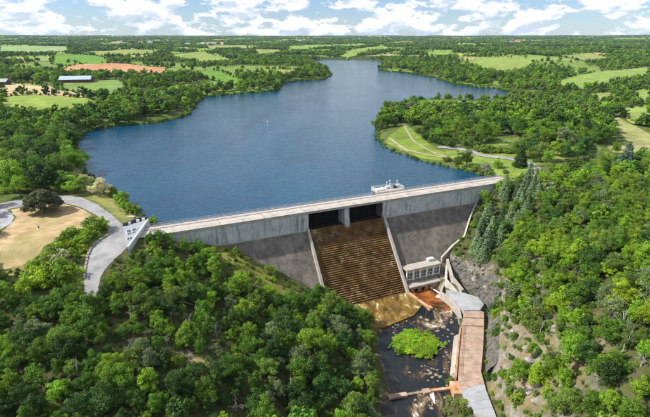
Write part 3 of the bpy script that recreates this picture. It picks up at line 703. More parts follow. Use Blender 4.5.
# channel walls on the right of the outlet pool
cw = empty('channel_wall', D(VS1+3, VN+6, -31)); tag(cw, 'pale sloping concrete channel wall right of the outlet pool', 'wall')
C0 = Vector(D(VS1+3, VN+6, -31))
def wallseg(name, pts, thick, mat, parent, org, z0=-33.2):
    mb = MB()
    for (p, za), (q, zb) in zip(pts[:-1], pts[1:]):
        p = np.array(p[:2]); q = np.array(q[:2]); t = (q-p)/np.linalg.norm(q-p); nr = np.array([-t[1], t[0]])*thick/2
        mb.hexa([(*(p-nr), z0), (*(q-nr), z0), (*(q+nr), z0), (*(p+nr), z0), (*(p-nr), za), (*(q-nr), zb), (*(q+nr), zb), (*(p+nr), za)])
    m_ = mb.mesh(name); m_.transform(Matrix.Translation(-org)); return link(name, m_, mat, parent)
wallseg('lower_wall', [(D(VS1+.6, VN+3.2, 0), -28.2), (atz(441, 291, -28), -28.2), (atz(451, 299, -28), -28.2), (atz(459, 309, -28), -28.0), (atz(461, 318, -28), -28.0)], .7, M['concrete'], cw, C0)
wallseg('upper_wall', [(D(VS1+2.8, VN+.5, 0), -24.4), (atz(446, 280, -26), -25.6), (atz(457, 291, -27), -27.2)], .8, M['render_wall'], cw, C0, -30)
wallseg('coping', [(D(VS1+5.2, VN-2.4, 0), -23.2), (atz(452, 279, -26), -24.8), (atz(463, 290, -27), -26.9)], 1.0, M['concrete'], cw, C0, -30)
# walkway: grey upper deck, two cross steps, reddish lower path
pth = empty('river_walkway', (48, 118, -28.3)); tag(pth, 'reddish concrete walkway along the right bank of the river', 'walkway')
PI_ = Matrix.Translation((-48, -118, 28.3))
def ppart(px, ztop, name, mat, zb=-33):
    q = [atz(u, v, ztop)[:2] for u, v in px]
    ar = sum(q[i-1][0]*q[i][1]-q[i][0]*q[i-1][1] for i in range(len(q)))
    if ar < 0: q = q[::-1]
    mb = MB(); mb.prism([tuple(a) for a in q], zb, ztop); m_ = mb.mesh(name); m_.transform(PI_); return link(name, m_, mat, pth)
ppart([(446,290),(459,291.5),(478,297),(484,304),(480,310),(464,310.5)], -27.3, 'upper_deck', M['carpark'])
ppart([(464,310.9),(480,310.4),(484,312),(484,318),(463,317)], -27.6, 'step', M['tanpath'])
ppart([(463,317.4),(484,318.4),(484,326),(461.5,325)], -27.95, 'step', M['tanpath'])
lft = [(461.5,325.5),(459,350),(457.5,375),(464,397),(477,416),(494,452)]; rgt = [(484,326.5),(483,350),(481,371),(486,390),(496,416),(512,452)]
def along(pts, t):
    k = min(int(t), len(pts)-2); f_ = t-k; return (pts[k][0]*(1-f_)+pts[k+1][0]*f_, pts[k][1]*(1-f_)+pts[k+1][1]*f_)
NSL = 15
for i in range(NSL):
    t0, t1 = i*5/NSL, (i+1)*5/NSL - .007
    ppart([along(lft, t0), along(rgt, t0), along(rgt, t1), along(lft, t1)], -28.3 - .02*(i % 3), 'path_slab', M['tanpath'] if i < 8 else M['carpark'])
for i in range(14):
    p = atz(*along(lft, .05 + i*2.0/13), -28.3) + np.array([.45, 0, 0]); mb = MB(); mb.tube([p, p + np.array([0, 0, 1.1])], .05, 5); m_ = mb.mesh('rail_post'); m_.transform(PI_); link('rail_post', m_, M['rust'], pth)
for hz_ in (.6, 1.1):
    mb = MB(); mb.tube([atz(*along(lft, .05 + i*2.0/13), -28.3) + np.array([.45, 0, hz_]) for i in range(14)], .045, 5); m_ = mb.mesh('handrail'); m_.transform(PI_); link('handrail', m_, M['rust'], pth)
mb = MB(); edge = [atz(u, v, -28.0) for u, v in [(460.3,327),(458,350),(455.8,377)]]
wallseg('river_kerb', [(p, -27.9) for p in edge], .5, M['rust'], pth, Vector((48, 118, -28.3)))
# slanting rusty slab against the river wall
ws = empty('leaning_slab', (40, 112, -31)); tag(ws, 'pale slanting concrete slab leaning against the walkway river wall', 'slab')
q = [atz(454, 336, -28.4), atz(458.5, 334, -28.2), atz(456.5, 372, -28.4), atz(450, 374, -30.6)]
mb = MB(); lo_ = [p - np.array([0, 0, 2.6]) for p in q]; mb.hexa([lo_[3], lo_[2], lo_[1], lo_[0], q[3], q[2], q[1], q[0]]); m_ = mb.mesh('slab'); m_.transform(Matrix.Translation((-40, -112, 31))); link('slab', m_, M['concrete'], ws)
# low weir across the river
wr = empty('weir', (28, 97, -31)); tag(wr, 'low tan concrete weir with gaps across the dark river', 'weir')
def wseg(u0, v0, u1, v1, zt, nm, mat=M['rust'], th=1.1):
    wallseg(nm, [(atz(u0, v0, zt), zt), (atz(u1, v1, zt), zt)], th, mat, wr, Vector((28, 97, -31)))
wseg(388, 396.5, 407, 393.5, -30.3, 'weir_block', M['tanpath'], 1.3); wseg(407.2, 394, 422.8, 391.6, -30.75, 'low_sill', M['wetrock'], .8)
wseg(423, 391, 430, 389.8, -30.2, 'weir_block', M['tanpath'], 1.6); wseg(430.4, 390, 455, 387, -30.4, 'weir_block', M['rust'], .9)
mb = MB(); c_ = atz(457.5, 388, -29); mb.box(c_[0]-1.5, c_[0]+1.3, c_[1]-2.2, c_[1]+2.6, -33, -28.9); m_ = mb.mesh('end_block'); m_.transform(Matrix.Translation((-28, -97, 31))); link('end_block', m_, M['rust'], wr)
wf = atz(432.5, 396, -30.9); blob('overflow', Vector(wf) - Vector((28, 97, -31)), .45, 2.1, .12, 9, M['foam'], wr, 3, .4)

# ------------------------------------------------------------------ control building at the left end of the dam
ZB = 1.1
bq = {k: atz(*v, ZB) for k, v in dict(A=(123, 226.5), B=(146.5, 220), C=(126.5, 247.5)).items()}
cb = empty('control_building', (bq['A'][0], bq['A'][1], 0)); tag(cb, 'triangular low building with pale roof and skylights at left end of dam', 'building')
CI = Matrix.Translation((-bq['A'][0], -bq['A'][1], 0))
def cpart(mb, name, mat, parent=None):
    m_ = mb.mesh(name); m_.transform(CI); return link(name, m_, mat, parent or cb)
def ccw(q):
    q = [tuple(p[:2]) for p in q]; ar = sum(q[i-1][0]*q[i][1]-q[i][0]*q[i-1][1] for i in range(len(q))); return q if ar > 0 else q[::-1]
tri = [bq['A'], bq['B'], bq['C']]
cen = sum(tri)/3
mb = MB(); mb.prism(ccw([cen + (p-cen)*.97 for p in tri]), -5, ZB-.15); cpart(mb, 'wall', M['render_wall'])
mb = MB(); mb.prism(ccw(tri), ZB-.15, ZB); roof = cpart(mb, 'roof', M['roofpale'])
def bary(a, b_): return bq['A'] + (bq['B']-bq['A'])*a + (bq['C']-bq['A'])*b_
for (a0, a1, b0_, b1) in ((.10, .29, .26, .40), (.31, .52, .26, .40), (.11, .28, .43, .47), (.30, .46, .43, .47), (.07, .16, .62, .73), (.17, .26, .62, .73)):
    mb = MB(); q = ccw([bary(a0, b0_), bary(a1, b0_), bary(a1, b1), bary(a0, b1)]); mb.prism(q, ZB, ZB+.16); sk = cpart(mb, 'skylight', M['white'], roof)
    cc = sum(np.array(p) for p in q)/4; mb = MB(); mb.prism([tuple(cc+(np.array(p)-cc)*.84) for p in q], ZB+.16, ZB+.2); cpart(mb, 'pane', M['glass'], None).parent = roof
def wall_line(name, pts, th, mat, z0, z1, parent=None):
    mb = MB()
    for p, q in zip(pts[:-1], pts[1:]):
        p = np.array(p[:2]); q = np.array(q[:2]); t = (q-p)/np.linalg.norm(q-p); nr = np.array([-t[1], t[0]])*th/2
        mb.hexa([(*(p-nr), z0), (*(q-nr), z0), (*(q+nr), z0), (*(p+nr), z0), (*(p-nr), z1), (*(q-nr), z1), (*(q+nr), z1), (*(p+nr), z1)])
    return cpart(mb, name, mat, parent)
out = np.array([1.0, .15, 0])*.45
wall_line('white_parapet', [bq['B']+out, bq['C']+out], .45, M['white'], ZB-.5, ZB+.35)
wall_line('retaining_wall', [bq['B']+out*1.2, bq['C']+out*1.2], .5, M['wall'], -10, ZB-.6)
arc = []
for k in range(11):
    t = k/10; p = bq['A']*(1-t) + bq['B']*t; arc.append(p + np.array([.25, .97, 0])*2.6*math.sin(math.pi*t)**.8 + np.array([0, .4, 0]))
wall_line('curved_shadow_wall', arc, .5, M['darkmetal'], -1, ZB+.9)  # dark colour stands for the shadow along the curved parapet
mb = MB(); mb.prism(ccw([p for p in arc] + [bq['B'], bq['A']]), ZB-.4, ZB-.2); cpart(mb, 'rear_terrace', M['concrete'])
for t in (.18, .55, .8):
    mb = MB(); p = bq['A']*(1-t)+bq['B']*t + np.array([.2, 1.0, 0]); mb.box(p[0]-.5, p[0]+.5, p[1]-.35, p[1]+.35, ZB-.2, ZB+.75); cpart(mb, 'vent_box', M['white'])

# low stone wall along the inner edge of the lower road
sw = empty('roadside_wall', (*hit(96, 245)[:2], 0)); tag(sw, 'low broken stone kerb wall along the inside of the curved road', 'wall')
pts_ = [hit(u, v) for u, v in [(109,234.5),(104,238),(99,241),(94.5,245),(90.5,250),(88,256),(86.5,262),(85,270),(84,280)]]
fine = []
for a, c in zip(pts_[:-1], pts_[1:]):
    k = max(1, int(np.linalg.norm(c-a)/1.6))
    for i in range(k): fine.append((a+(c-a)*i/k, a+(c-a)*(i+.86)/k))
for a, c in fine:
    t = (c-a)[:2]/np.linalg.norm((c-a)[:2]); nr = np.array([-t[1], t[0]])*.28; za = float(hm(a[0], a[1])); zc = float(hm(c[0], c[1])); hh = random.uniform(.35, .6)
    mb = MB(); mb.hexa([(*(a[:2]-nr), za-.4), (*(c[:2]-nr), zc-.4), (*(c[:2]+nr), zc-.4), (*(a[:2]+nr), za-.4), (*(a[:2]-nr), za+hh), (*(c[:2]-nr), zc+hh), (*(c[:2]+nr), zc+hh), (*(a[:2]+nr), za+hh)])
    m_ = mb.mesh('stone'); m_.transform(Matrix.Translation(-sw.location)); link('stone', m_, M['rock'], sw)
# post on the dry lawn
p = hit(39, 228.5); po = empty('marker_post', p); tag(po, 'small dark marker post standing alone on the dry lawn', 'post')
MB().box(-.13, .13, -.13, .13, -.4, 1.5).build('shaft', M['darkmetal'], po); MB().box(-.32, .32, -.2, -.14, 1.0, 1.6).build('sign_panel', M['white'], po)
# low pale stone slab by the shore
p = hit(131, 217.5); so = MB().prism([(-1.5,-.8),(1.3,-.9),(1.6,.5),(-.9,.9)], -.4, .45).build('stone_slab', M['concrete'], None, p); tag(so, 'pale flat stone slab on grass between road and lake shore', 'stone')

# ------------------------------------------------------------------ intake platform on the lake side of the crest
ip = empty('intake_platform', D(91, -11, 0)); tag(ip, 'white railed intake platform with three hoist masts on lake side of dam', 'platform')
II = Matrix.Translation(-Vector(D(91, -11, 0)))
def ipart(mb, name, mat, parent=None):
    m_ = mb.mesh(name); m_.transform(II); return link(name, m_, mat, parent or ip)
a_, c_ = 85.0, 98.0
mb = MB(); dbox(mb, a_, c_, -13.5, -8.05, .15, .5); ipart(mb, 'deck', M['concrete'])
for s in (a_+.6, 91, c_-.6):
    mb = MB(); mb.tube([D(s, -13, -12), D(s, -13, .15)], .4, 10); ipart(mb, 'column', M['concrete'])
for zr in (.95, 1.3, 1.65):
    mb = MB()
    for p, q in ((D(a_+.1, -8.2, zr), D(a_+.1, -13.4, zr)), (D(a_+.1, -13.4, zr), D(c_-.1, -13.4, zr)), (D(c_-.1, -13.4, zr), D(c_-.1, -8.2, zr))): mb.tube([p, q], .06, 5)
    ipart(mb, 'handrail', M['white'])
for i in range(14):
    s = a_+.1+i*(c_-a_-.2)/13; mb = MB(); mb.tube([D(s, -13.4, .45), D(s, -13.4, 1.7)], .07, 5); ipart(mb, 'rail_post', M['white'])
for s, h_ in ((91.4, 2.7), (92.9, 3.2), (96.4, 2.9)):
    mb = MB(); mb.tube([D(s, -11.5, .5), D(s, -11.5, .5+h_)], .12, 8); ms = ipart(mb, 'hoist_mast', M['white'])
    mb = MB(); dbox(mb, s-.55, s+.55, -12, -11, .5, 1.5); ipart(mb, 'winch_box', M['white'], ms)
    mb = MB(); dbox(mb, s-.3, s+.3, -11.7, -11.3, .5+h_, .75+h_); ipart(mb, 'mast_head', M['white'], ms)
mb = MB(); dbox(mb, a_+1, a_+5, -12.4, -10.0, .5, .95); ipart(mb, 'equipment_cover', M['white'])
mb = MB(); dbox(mb, 94.3, 95.6, -11.2, -10.4, .5, 1.6); ipart(mb, 'control_cabinet', M['darkmetal'])
# buoys
for (u, v, lb) in ((225, 121.5, 'small white buoy floating left of the other in mid lake'), (267.5, 121.8, 'larger white buoy floating right of the other in mid lake')):
    p = atz(u, v, WATER); k = .38 if u == 225 else .6
    bo = empty('buoy', p); tag(bo, lb, 'buoy', 'white buoys in the lake'); bo.scale = (k, k, k)
    mb = MB(); mb.tube([(0,0,-.5),(0,0,-.2),(0,0,.35),(0,0,.6)], [.3,.75,.75,.35], 12); mb.build('float', M['white'], bo)
    mb = MB(); mb.tube([(0,0,.55),(0,0,1.6),(0,0,2.1)], [.28,.22,.08], 10); mb.build('marker', M['white'], bo)

# ------------------------------------------------------------------ far buildings and pylons
def house(name, u, v, L, Wd, hw, hr, rz, wallm, roofm, label, cat='house', nwin=4, group=None):
    p = hit(u, v); o = empty(name, p, rz); tag(o, label, cat, group)
    MB().box(-L/2, L/2, -Wd/2, Wd/2, -3, hw).build('wall', wallm, o)
    mb = MB(); e = .5
    for sg in (-1, 1):
        mb.hexa([(-L/2-e, sg*(Wd/2+e), hw-.25), (L/2+e, sg*(Wd/2+e), hw-.25), (L/2+e, 0, hw+hr-.05), (-L/2-e, 0, hw+hr-.05),
                 (-L/2-e, sg*(Wd/2+e), hw+.1), (L/2+e, sg*(Wd/2+e), hw+.1), (L/2+e, 0, hw+hr+.3), (-L/2-e, 0, hw+hr+.3)])
    mb.build('roof', roofm, o)
    for sg in (-1, 1):
        MB().quad_mesh([(sg*L/2, -Wd/2, hw), (sg*L/2, Wd/2, hw), (sg*L/2, 0, hw+hr)], [(0, 1, 2)]).build('gable', wallm, o)
    for i in range(nwin):
        x = -L/2 + (i+.5)*L/nwin; MB().box(x-.6, x+.6, -Wd/2-.04, -Wd/2+.05, hw*.35, hw*.8).build('window', M['glass'], o)
    return o
house('barn', 77, 82.5, 36, 17, 4.2, 3.6, R(14), M['barnwall'], M['solar'], 'barn with large blue grey roof and dark red gable beside hedges', 'barn', 5)
house('barn', 45, 80, 30, 14, 4, 3.2, R(-8), M['darkmetal'], M['walk'], 'grey roofed dark barn left of the blue roofed barn', 'barn', 4)
house('barn', 1, 85, 18, 11, 4, 3, R(5), M['darkmetal'], M['walk'], 'grey barn cut off by the left picture edge', 'barn', 3)
house('shed', 46, 45.2, 60, 22, 9, 3, R(4), M['white'], M['roofpale'], 'long white shed on the far left skyline', 'shed', 6)
house('shed', 60, 45.6, 48, 22, 8, 3, R(-5), M['white'], M['roofpale'], 'white shed just right of the longest shed on far left skyline', 'shed', 5)
fr = [(203,44.6),(208,44.3),(214,44.8),(141,44),(150,43.6),(505,43.2),(511,43.5),(517,43),(188,45.2),(222,44.2),(300,42.2),(120,43.2)]
for i, (u, v) in enumerate(fr):
    if u < 160: lb = 'white house among trees on the far skyline right of the pylons'
    elif u < 240: lb = 'pale house in the distant village beyond the left fields'
    elif u < 400: lb = 'white house alone among woods beyond the head of the lake'
    else: lb = 'pale house among far woods right of the lake'
    house('house', u, v, random.uniform(22, 34), 15, 8, 5, random.uniform(-.5, .5), M['white'], M['rooftile'] if i % 2 else M['roofpale'], lb, 'house', 3, 'far houses')
def pylon(u, v, h, label):
    p = hit(u, v); o = empty('electricity_pylon', p, .2); tag(o, label, 'pylon', 'electricity pylons on the far left skyline')
    mb = MB(); k = h/45; b_, w1, w2 = 5.5*k, 1.6*k, 1.2*k; zs = [-2, 12*k, 22*k, 30*k]; hs = [b_, 3.6*k, 2.2*k, 1.5*k]
    for i in range(3):
        for sx in (-1, 1):
            for sy in (-1, 1):
                mb.tube([(sx*hs[i], sy*hs[i], zs[i]), (sx*hs[i+1], sy*hs[i+1], zs[i+1])], .42, 4)
                mb.tube([(sx*hs[i], sy*hs[i], zs[i]), (-sx*hs[i+1], sy*hs[i+1], zs[i+1])], .22, 4)
                mb.tube([(sx*hs[i], sy*hs[i], zs[i]), (sx*hs[i+1], -sy*hs[i+1], zs[i+1])], .22, 4)
    mb.build('lattice_mast', M['steel'], o)
    for sx in (-1, 1):
        MB().tube([(0, 0, 30*k), (sx*7*k, 0, 38*k), (sx*6*k, 0, 45*k)], .5, 4).build('arm', M['steel'], o)
    MB().tube([(-12*k, 0, 45*k), (12*k, 0, 45*k)], .5, 4).build('crossarm', M['steel'], o)
pylon(63, 41.5, 46, 'left one of the two steel lattice pylons on the skyline')
pylon(67, 41.5, 46, 'right one of the two steel lattice pylons on the skyline')

# ------------------------------------------------------------------ rocks
def rock_mesh(seed):
    bm = bmesh.new(); bmesh.ops.create_icosphere(bm, subdivisions=2, radius=1); r3 = np.random.default_rng(seed)
    pl = [(Vector(r3.normal(0, 1, 3)).normalized(), r3.uniform(.55, .85)) for _ in range(9)]
    for v in bm.verts:
        for n, d in pl:
            k = v.co.dot(n) - d
            if k > 0: v.co -= n*k
        v.co += Vector(r3.normal(0, .03, 3)); v.co.z *= .7
    m_ = bpy.data.meshes.new('rock'); bm.to_mesh(m_); bm.free(); return m_
rmesh = [rock_mesh(i) for i in range(6)]; rwet = []
for m_ in rmesh:
    m_.materials.append(M['rock']); w_ = m_.copy(); w_.materials.clear(); w_.materials.append(M['wetrock']); rwet.append(w_)
river_rocks = [(421,317,1.0),(427,320,1.4),(433,323,1.2),(438,325,1.6),(443,327,1.8),(448,330,1.3),(430,326,.9),(437,331,1.1),(452,322,1.1),(456,318,.9),(447,318,.8),(441,313,1.0),(436,309,.8),
 (443,347,1.2),(446,352,.9),(449,341,.8),(452,334,.8),(425,366,.8),(428,370,.9),(431,373,1.1),(436,375,1.4),(440,377,1.0),(434,369,.7),(438,381,.6),(447,385,.9),(444,372,.6),(415,400,.7),(424,404,.8),(432,408,.9),(441,403,.7),(446,398,1.0),(407,321,.9),(398,325,.8),(388,326,1.0),(414,322,.7)]
for i, (u, v, r_) in enumerate(river_rocks):
    p = atz(u, v, RIVER); o = link('river_rock', rwet[i % 6]); o.location = (p[0], p[1], RIVER-.05*r_); o.rotation_euler = (0, 0, random.uniform(0, 6)); o.scale = (r_*random.uniform(.6, 1.3)*.75, r_*random.uniform(.4, .75), r_*random.uniform(.28, .5))
    lb = 'tan rock in the water above the green island' if v < 332 else ('tan rock in the channel between green island and walkway' if v < 360 else ('tan rock in the dark pool just above the weir' if v < 388 else 'tan rock in the river below the weir'))
    tag(o, lb, 'rock', 'rocks in the river')
st = MB(); 
for i in range(130):
    u, v = [(441,322),(432,372),(447,345),(430,402),(395,326),(452,360)][i % 6]; u += random.gauss(0, 9); v += random.gauss(0, 5)
    p = atz(u, v, RIVER)
    if hm(p[0], p[1]) > -31.1: continue
    r_ = random.uniform(.12, .42); src_ = rwet[i % 6]; a = random.uniform(0, 6); ca_, sa_ = math.cos(a), math.sin(a); kx = random.uniform(.8, 1.6)
    vv = [(p[0]+r_*(q.co.x*ca_*kx-q.co.y*sa_), p[1]+r_*(q.co.x*sa_*kx+q.co.y*ca_), RIVER+r_*.5*q.co.z) for q in src_.vertices]
    st.quad_mesh(vv, [tuple(f.vertices) for f in src_.polygons])
tag(st.build('river_stones', M['wetrock']), 'small tan stones scattered in the shallow river', 'stones', None, 'stuff')
for i in range(60):
    u, v = random.uniform(484, 585), random.uniform(322, 410)
    if i < 16: u, v = random.uniform(462, 490), random.uniform(248, 296)
    p = hit(u, v)
    if p[2] < -26.5 or dp.shape is None: continue
    r_ = random.uniform(.5, 1.7); o = link('boulder', rmesh[i % 6]); o.location = p + np.array([0, 0, .05]); o.rotation_euler = (random.uniform(-.4, .4), random.uniform(-.4, .4), random.uniform(0, 6)); o.scale = (r_, r_*random.uniform(.7, 1.1), r_*random.uniform(.7, 1.2))
    tag(o, 'grey boulder on the rock cut beside the valve house' if i < 16 else 'grey boulder %s the rocky slope right of the walkway' % ('near the foot of' if p[2] < -18 else 'higher up on'), 'rock', 'boulders on the right bank')

M['cutrock'] = surf('dark_cut_rock', (.05,.049,.048), (.155,.145,.13), .8, .9, (.20,.15,.08), .3, None, .10, slo=.55, shi=.7)
cutm = []
for m_ in rmesh:
    w_ = m_.copy(); w_.materials.clear(); w_.materials.append(M['cutrock']); cutm.append(w_)
NU, NK = 130, 16; tt = np.linspace(0, len(cl)-1.001, NU); base_ = np.array([cl[int(t)]*(1-t % 1)+cl[int(t)+1]*(t % 1) for t in tt])
vs = []; r3 = np.random.default_rng(77)
for i in range(NU):
    dirv = np.array([.93, .37]); hgt_ = 4.2*(1-.55*ss(4.5, 9, tt[i])) * (.8 + .5*vnoise(np.array([i/9.]), np.array([3.3]))[0]*2)
    topp = base_[i] + dirv*(max(hgt_, 3.0)+1.6); zt = float(hm(topp[0], topp[1])) - .15; zb = -30.0
    for k in range(NK):
        f_ = k/(NK-1); prof_ = f_**1.7; q = base_[i]*(1-prof_) + topp*prof_; z_ = zb*(1-f_) + zt*f_
        a_n = np.floor(fbm(np.array([i/5.+k*.12]), np.array([k/3.1]), 3)[0]*5)/5; amp = .9*min(1, 4*f_*(1-f_)+.12) if k < NK-1 else 0
        vs.append((q[0]-.93*a_n*amp*1.5 + r3.normal(0, .08), q[1]-.37*a_n*amp*1.5 + r3.normal(0, .08), z_ + r3.normal(0, .10)*(0 < k < NK-1)))
fs = [(i*NK+k, (i+1)*NK+k, (i+1)*NK+k+1, i*NK+k+1) for i in range(NU-1) for k in range(NK-1)]
rf_ = MB().quad_mesh(vs, fs).build('rock_cliff', M['cutrock']); tag(rf_, 'steep dark grey cut rock face between the valve house and the walkway', 'rock face')
for i in range(16):
    t = random.random(); j = int(t*(NU-1)); q = base_[j] + np.array([.93, .37])*random.uniform(3.5, 8); p = np.array([q[0], q[1], float(hm(q[0], q[1]))])
    o = link('rock_block', cutm[i % 6]); r_ = random.uniform(.7, 1.6); o.location = p + np.array([0, 0, -.25]); o.scale = (r_, r_*1.2, r_*random.uniform(.6, 1.0)); o.rotation_euler = (random.uniform(-.3, .3), random.uniform(-.5, -.1), random.uniform(0, 6))
    tag(o, 'dark grey rock on the lip of the cut rock face', 'rock', 'rocks on the lip of the rock face')
# ------------------------------------------------------------------ tree kit
def leaf_mesh(name, lobes, per, leaf, seed, jit=.55, up=.25):
    """leaf-clump quads spread over the lobes (x, y, z, r, tone)"""
    r3 = np.random.default_rng(seed); V = []; T = []
    for (x, y, z, r, t) in lobes:
        n = max(6, int(per*(r*r))); d = r3.normal(0, 1, (n, 3)); d[:, 2] = d[:, 2]*.9 + up; d /= np.linalg.norm(d, axis=1)[:, None]
        c = np.array([x, y, z]) + d*(r*(r3.uniform(.60, 1.16, (n, 1))))*np.array([1, 1, .85])
        nr = d + r3.normal(0, jit, (n, 3)); nr[:, 2] += .15; nr /= np.linalg.norm(nr, axis=1)[:, None]
        a = r3.normal(0, 1, (n, 3)); tu = np.cross(nr, a); tu /= np.linalg.norm(tu, axis=1)[:, None]; tv = np.cross(nr, tu)
        s = leaf*r3.uniform(.6, 1.35, (n, 1)); s2 = s*r3.uniform(.55, 1.0, (n, 1))
        q = np.stack([c-tu*s-tv*s2*.4, c+tu*s*.3-tv*s2, c+tu*s+tv*s2*.4, c-tu*s*.3+tv*s2], 1); V.append(q.reshape(-1, 3))
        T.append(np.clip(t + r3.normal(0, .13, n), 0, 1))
    V = np.concatenate(V); T = np.concatenate(T); nq = len(V)//4
    me = bpy.data.meshes.new(name); fast_mesh(me, V, np.arange(nq*4).reshape(-1, 4))
    at_ = me.attributes.new('tone', 'FLOAT', 'FACE'); at_.data.foreach_set('value', T.astype(np.float32))
    me.materials.append(M['leaf']); return me
def broad_lobes(seed, Rw, H, base, n):
    r3 = np.random.default_rng(seed); L = []; hh = (H-base)/2; zc = base + hh
    nb = r3.integers(4, 7); ax = [(r3.normal(0, .30)*Rw, r3.normal(0, .30)*Rw, r3.uniform(.55, 1.0), r3.uniform(.5, .8)) for _ in range(nb)]; ax[0] = (0, 0, 1.0, .7)
    for i in range(n):
        d = r3.normal(0, 1, 3); d /= np.linalg.norm(d); d[2] = abs(d[2])*1.15 - .42 if r3.random() < .8 else d[2]
        bx, by, hz_, wz_ = ax[i % nb]; k = r3.uniform(.35, 1.0); r = Rw*r3.uniform(.10, .25)
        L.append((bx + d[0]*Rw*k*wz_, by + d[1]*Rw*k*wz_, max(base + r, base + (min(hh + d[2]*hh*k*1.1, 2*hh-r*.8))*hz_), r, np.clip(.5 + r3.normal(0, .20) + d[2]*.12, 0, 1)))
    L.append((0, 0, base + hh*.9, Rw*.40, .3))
    return L
def trunk_mesh(seed, H, Rw, base, lobes, rad=.16, bend=.4):
    r3 = np.random.default_rng(seed); mb = MB(); top = H*.72
    pts = [(r3.normal(0, bend*.2)*k, r3.normal(0, bend*.2)*k, -1.0 + (top+1.0)*k/5) for k in range(6)]
    mb.tube(pts, [rad*1.5, rad*1.15, rad, rad*.8, rad*.55, rad*.25], 6)
    for l in lobes[::max(1, len(lobes)//7)]:
        z0 = max(base*.6, l[2]*.45); mb.tube([(pts[2][0], pts[2][1], z0), (l[0]*.5, l[1]*.5, (z0+l[2])*.55), (l[0], l[1], l[2])], [rad*.5, rad*.32, rad*.1], 4)
    me = mb.mesh('trunk'); me.materials.append(M['bark']); return me
KIT = {}
def add_kit(key, n, Rw, H, base, nl, per, leaf, seed, rad=.16):
    KIT[key] = []
    for i in range(n):
        r3 = np.random.default_rng(seed+i); rw = Rw*r3.uniform(.85, 1.15); h = H*r3.uniform(.9, 1.12)
        lobes = broad_lobes(seed+i, rw, h, base, nl + int(r3.integers(-4, 5)))
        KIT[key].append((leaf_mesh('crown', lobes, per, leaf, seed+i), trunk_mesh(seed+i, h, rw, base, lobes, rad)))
add_kit('broad', 10, 3.5, 8.4, .5, 96, 215, .120, 100)
add_kit('loose', 5, 2.7, 9.0, .8, 70, 150, .115, 200)
add_kit('shrub', 6, 1.9, 2.7, .05, 40, 330, .10, 300, .06)
add_kit('mid', 6, 4.2, 9.0, .4, 60, 60, .33, 400)
add_kit('far', 5, 4.6, 9.0, .3, 26, 13, .85, 500)
# rounded evergreen with a dense dome
r3 = np.random.default_rng(9); lob = []
for i in range(110):
    a = r3.uniform(0, 6.283); q = math.sqrt(r3.random()); z = 1.3 + 6.2*math.sqrt(max(0, 1-q*q*.93))*r3.uniform(.45, 1)
    lob.append((6.0*q*math.cos(a), 5.2*q*math.sin(a), z, r3.uniform(.95, 1.5), np.clip(.5+r3.normal(0, .22), 0, 1)))
KIT['dome'] = [(leaf_mesh('crown', lob, 150, .24, 9), trunk_mesh(9, 8, 5, 2, lob, .35))]
def conifer_mesh(seed):
    r3 = np.random.default_rng(seed); H = r3.uniform(10.5, 13); lob = []; z = 1.0
    while z < H-.4:
        k = 1-z/H; rr = 3.0*k**.85+.12; n = int(5+13*k)
        for i in range(n):
            a = r3.uniform(0, 6.283); q = r3.uniform(.45, 1.0); lob.append((rr*q*math.cos(a), rr*q*math.sin(a), z - q*rr*.22 + r3.normal(0, .12), .32+.38*k, np.clip(.5+r3.normal(0, .18), 0, 1)))
        z += .48
    mb = MB(); mb.tube([(0,0,-1),(0,0,H*.5),(0,0,H*.98)], [.22,.13,.03], 6); t = mb.mesh('trunk'); t.materials.append(M['bark'])
    return leaf_mesh('crown', lob, 80, .18, seed, .5, .4), t
KIT['conifer'] = [conifer_mesh(600+i) for i in range(4)]
def dead_mesh(seed):
    r3 = np.random.default_rng(seed); mb = MB(); H = r3.uniform(5.5, 8)
    def br(p, d, l, r, dep):
        q = p + d*l*.5 + Vector(r3.normal(0, .12, 3))*l*.4; e = p + d*l; mb.tube([p, q, e], [r, r*.75, r*.45], 4 if dep else 6, False)
        if dep < 4:
            for _ in range(int(r3.integers(2, 5))):
                nd = (d + Vector(r3.normal(0, .55, 3)) + Vector((0, 0, .12))).normalized(); br(p + d*l*r3.uniform(.45, 1), nd, l*r3.uniform(.45, .7), r*.5, dep+1)
    br(Vector((0, 0, -.6)), Vector((r3.normal(0, .12), r3.normal(0, .12), 1)).normalized(), H*.5, .17, 0)
    me = mb.mesh('branches'); me.materials.append(M['deadwood']); return me
KIT['dead'] = [dead_mesh(700+i) for i in range(4)]

C_MID = (.092,.190,.016); C_BRIGHT = (.172,.300,.018); C_DARK = (.046,.104,.016); C_OLIVE = (.135,.205,.032); C_GREY = (.160,.215,.085); C_YEL = (.23,.34,.016)
C_CONI = (.22,.32,.150); C_CREAM = (.55,.52,.28); C_DOME = (.120,.135,.055)
def plant(name, key, x, y, z, h_scale, col, label, cat, group, wide=1.0, var=None, rz=None):
    crown, trunk = KIT[key][var if var is not None else random.randrange(len(KIT[key]))]
    o = empty(name, (x, y, z), random.uniform(0, 6.28) if rz is None else rz); o.scale = (h_scale*wide, h_scale*wide, h_scale); tag(o, label, cat, group)
    c = link('crown', crown, None, o); c['tint'] = [float(k) for k in col] + [1.0]; t = link('trunk', trunk, None, o); return c

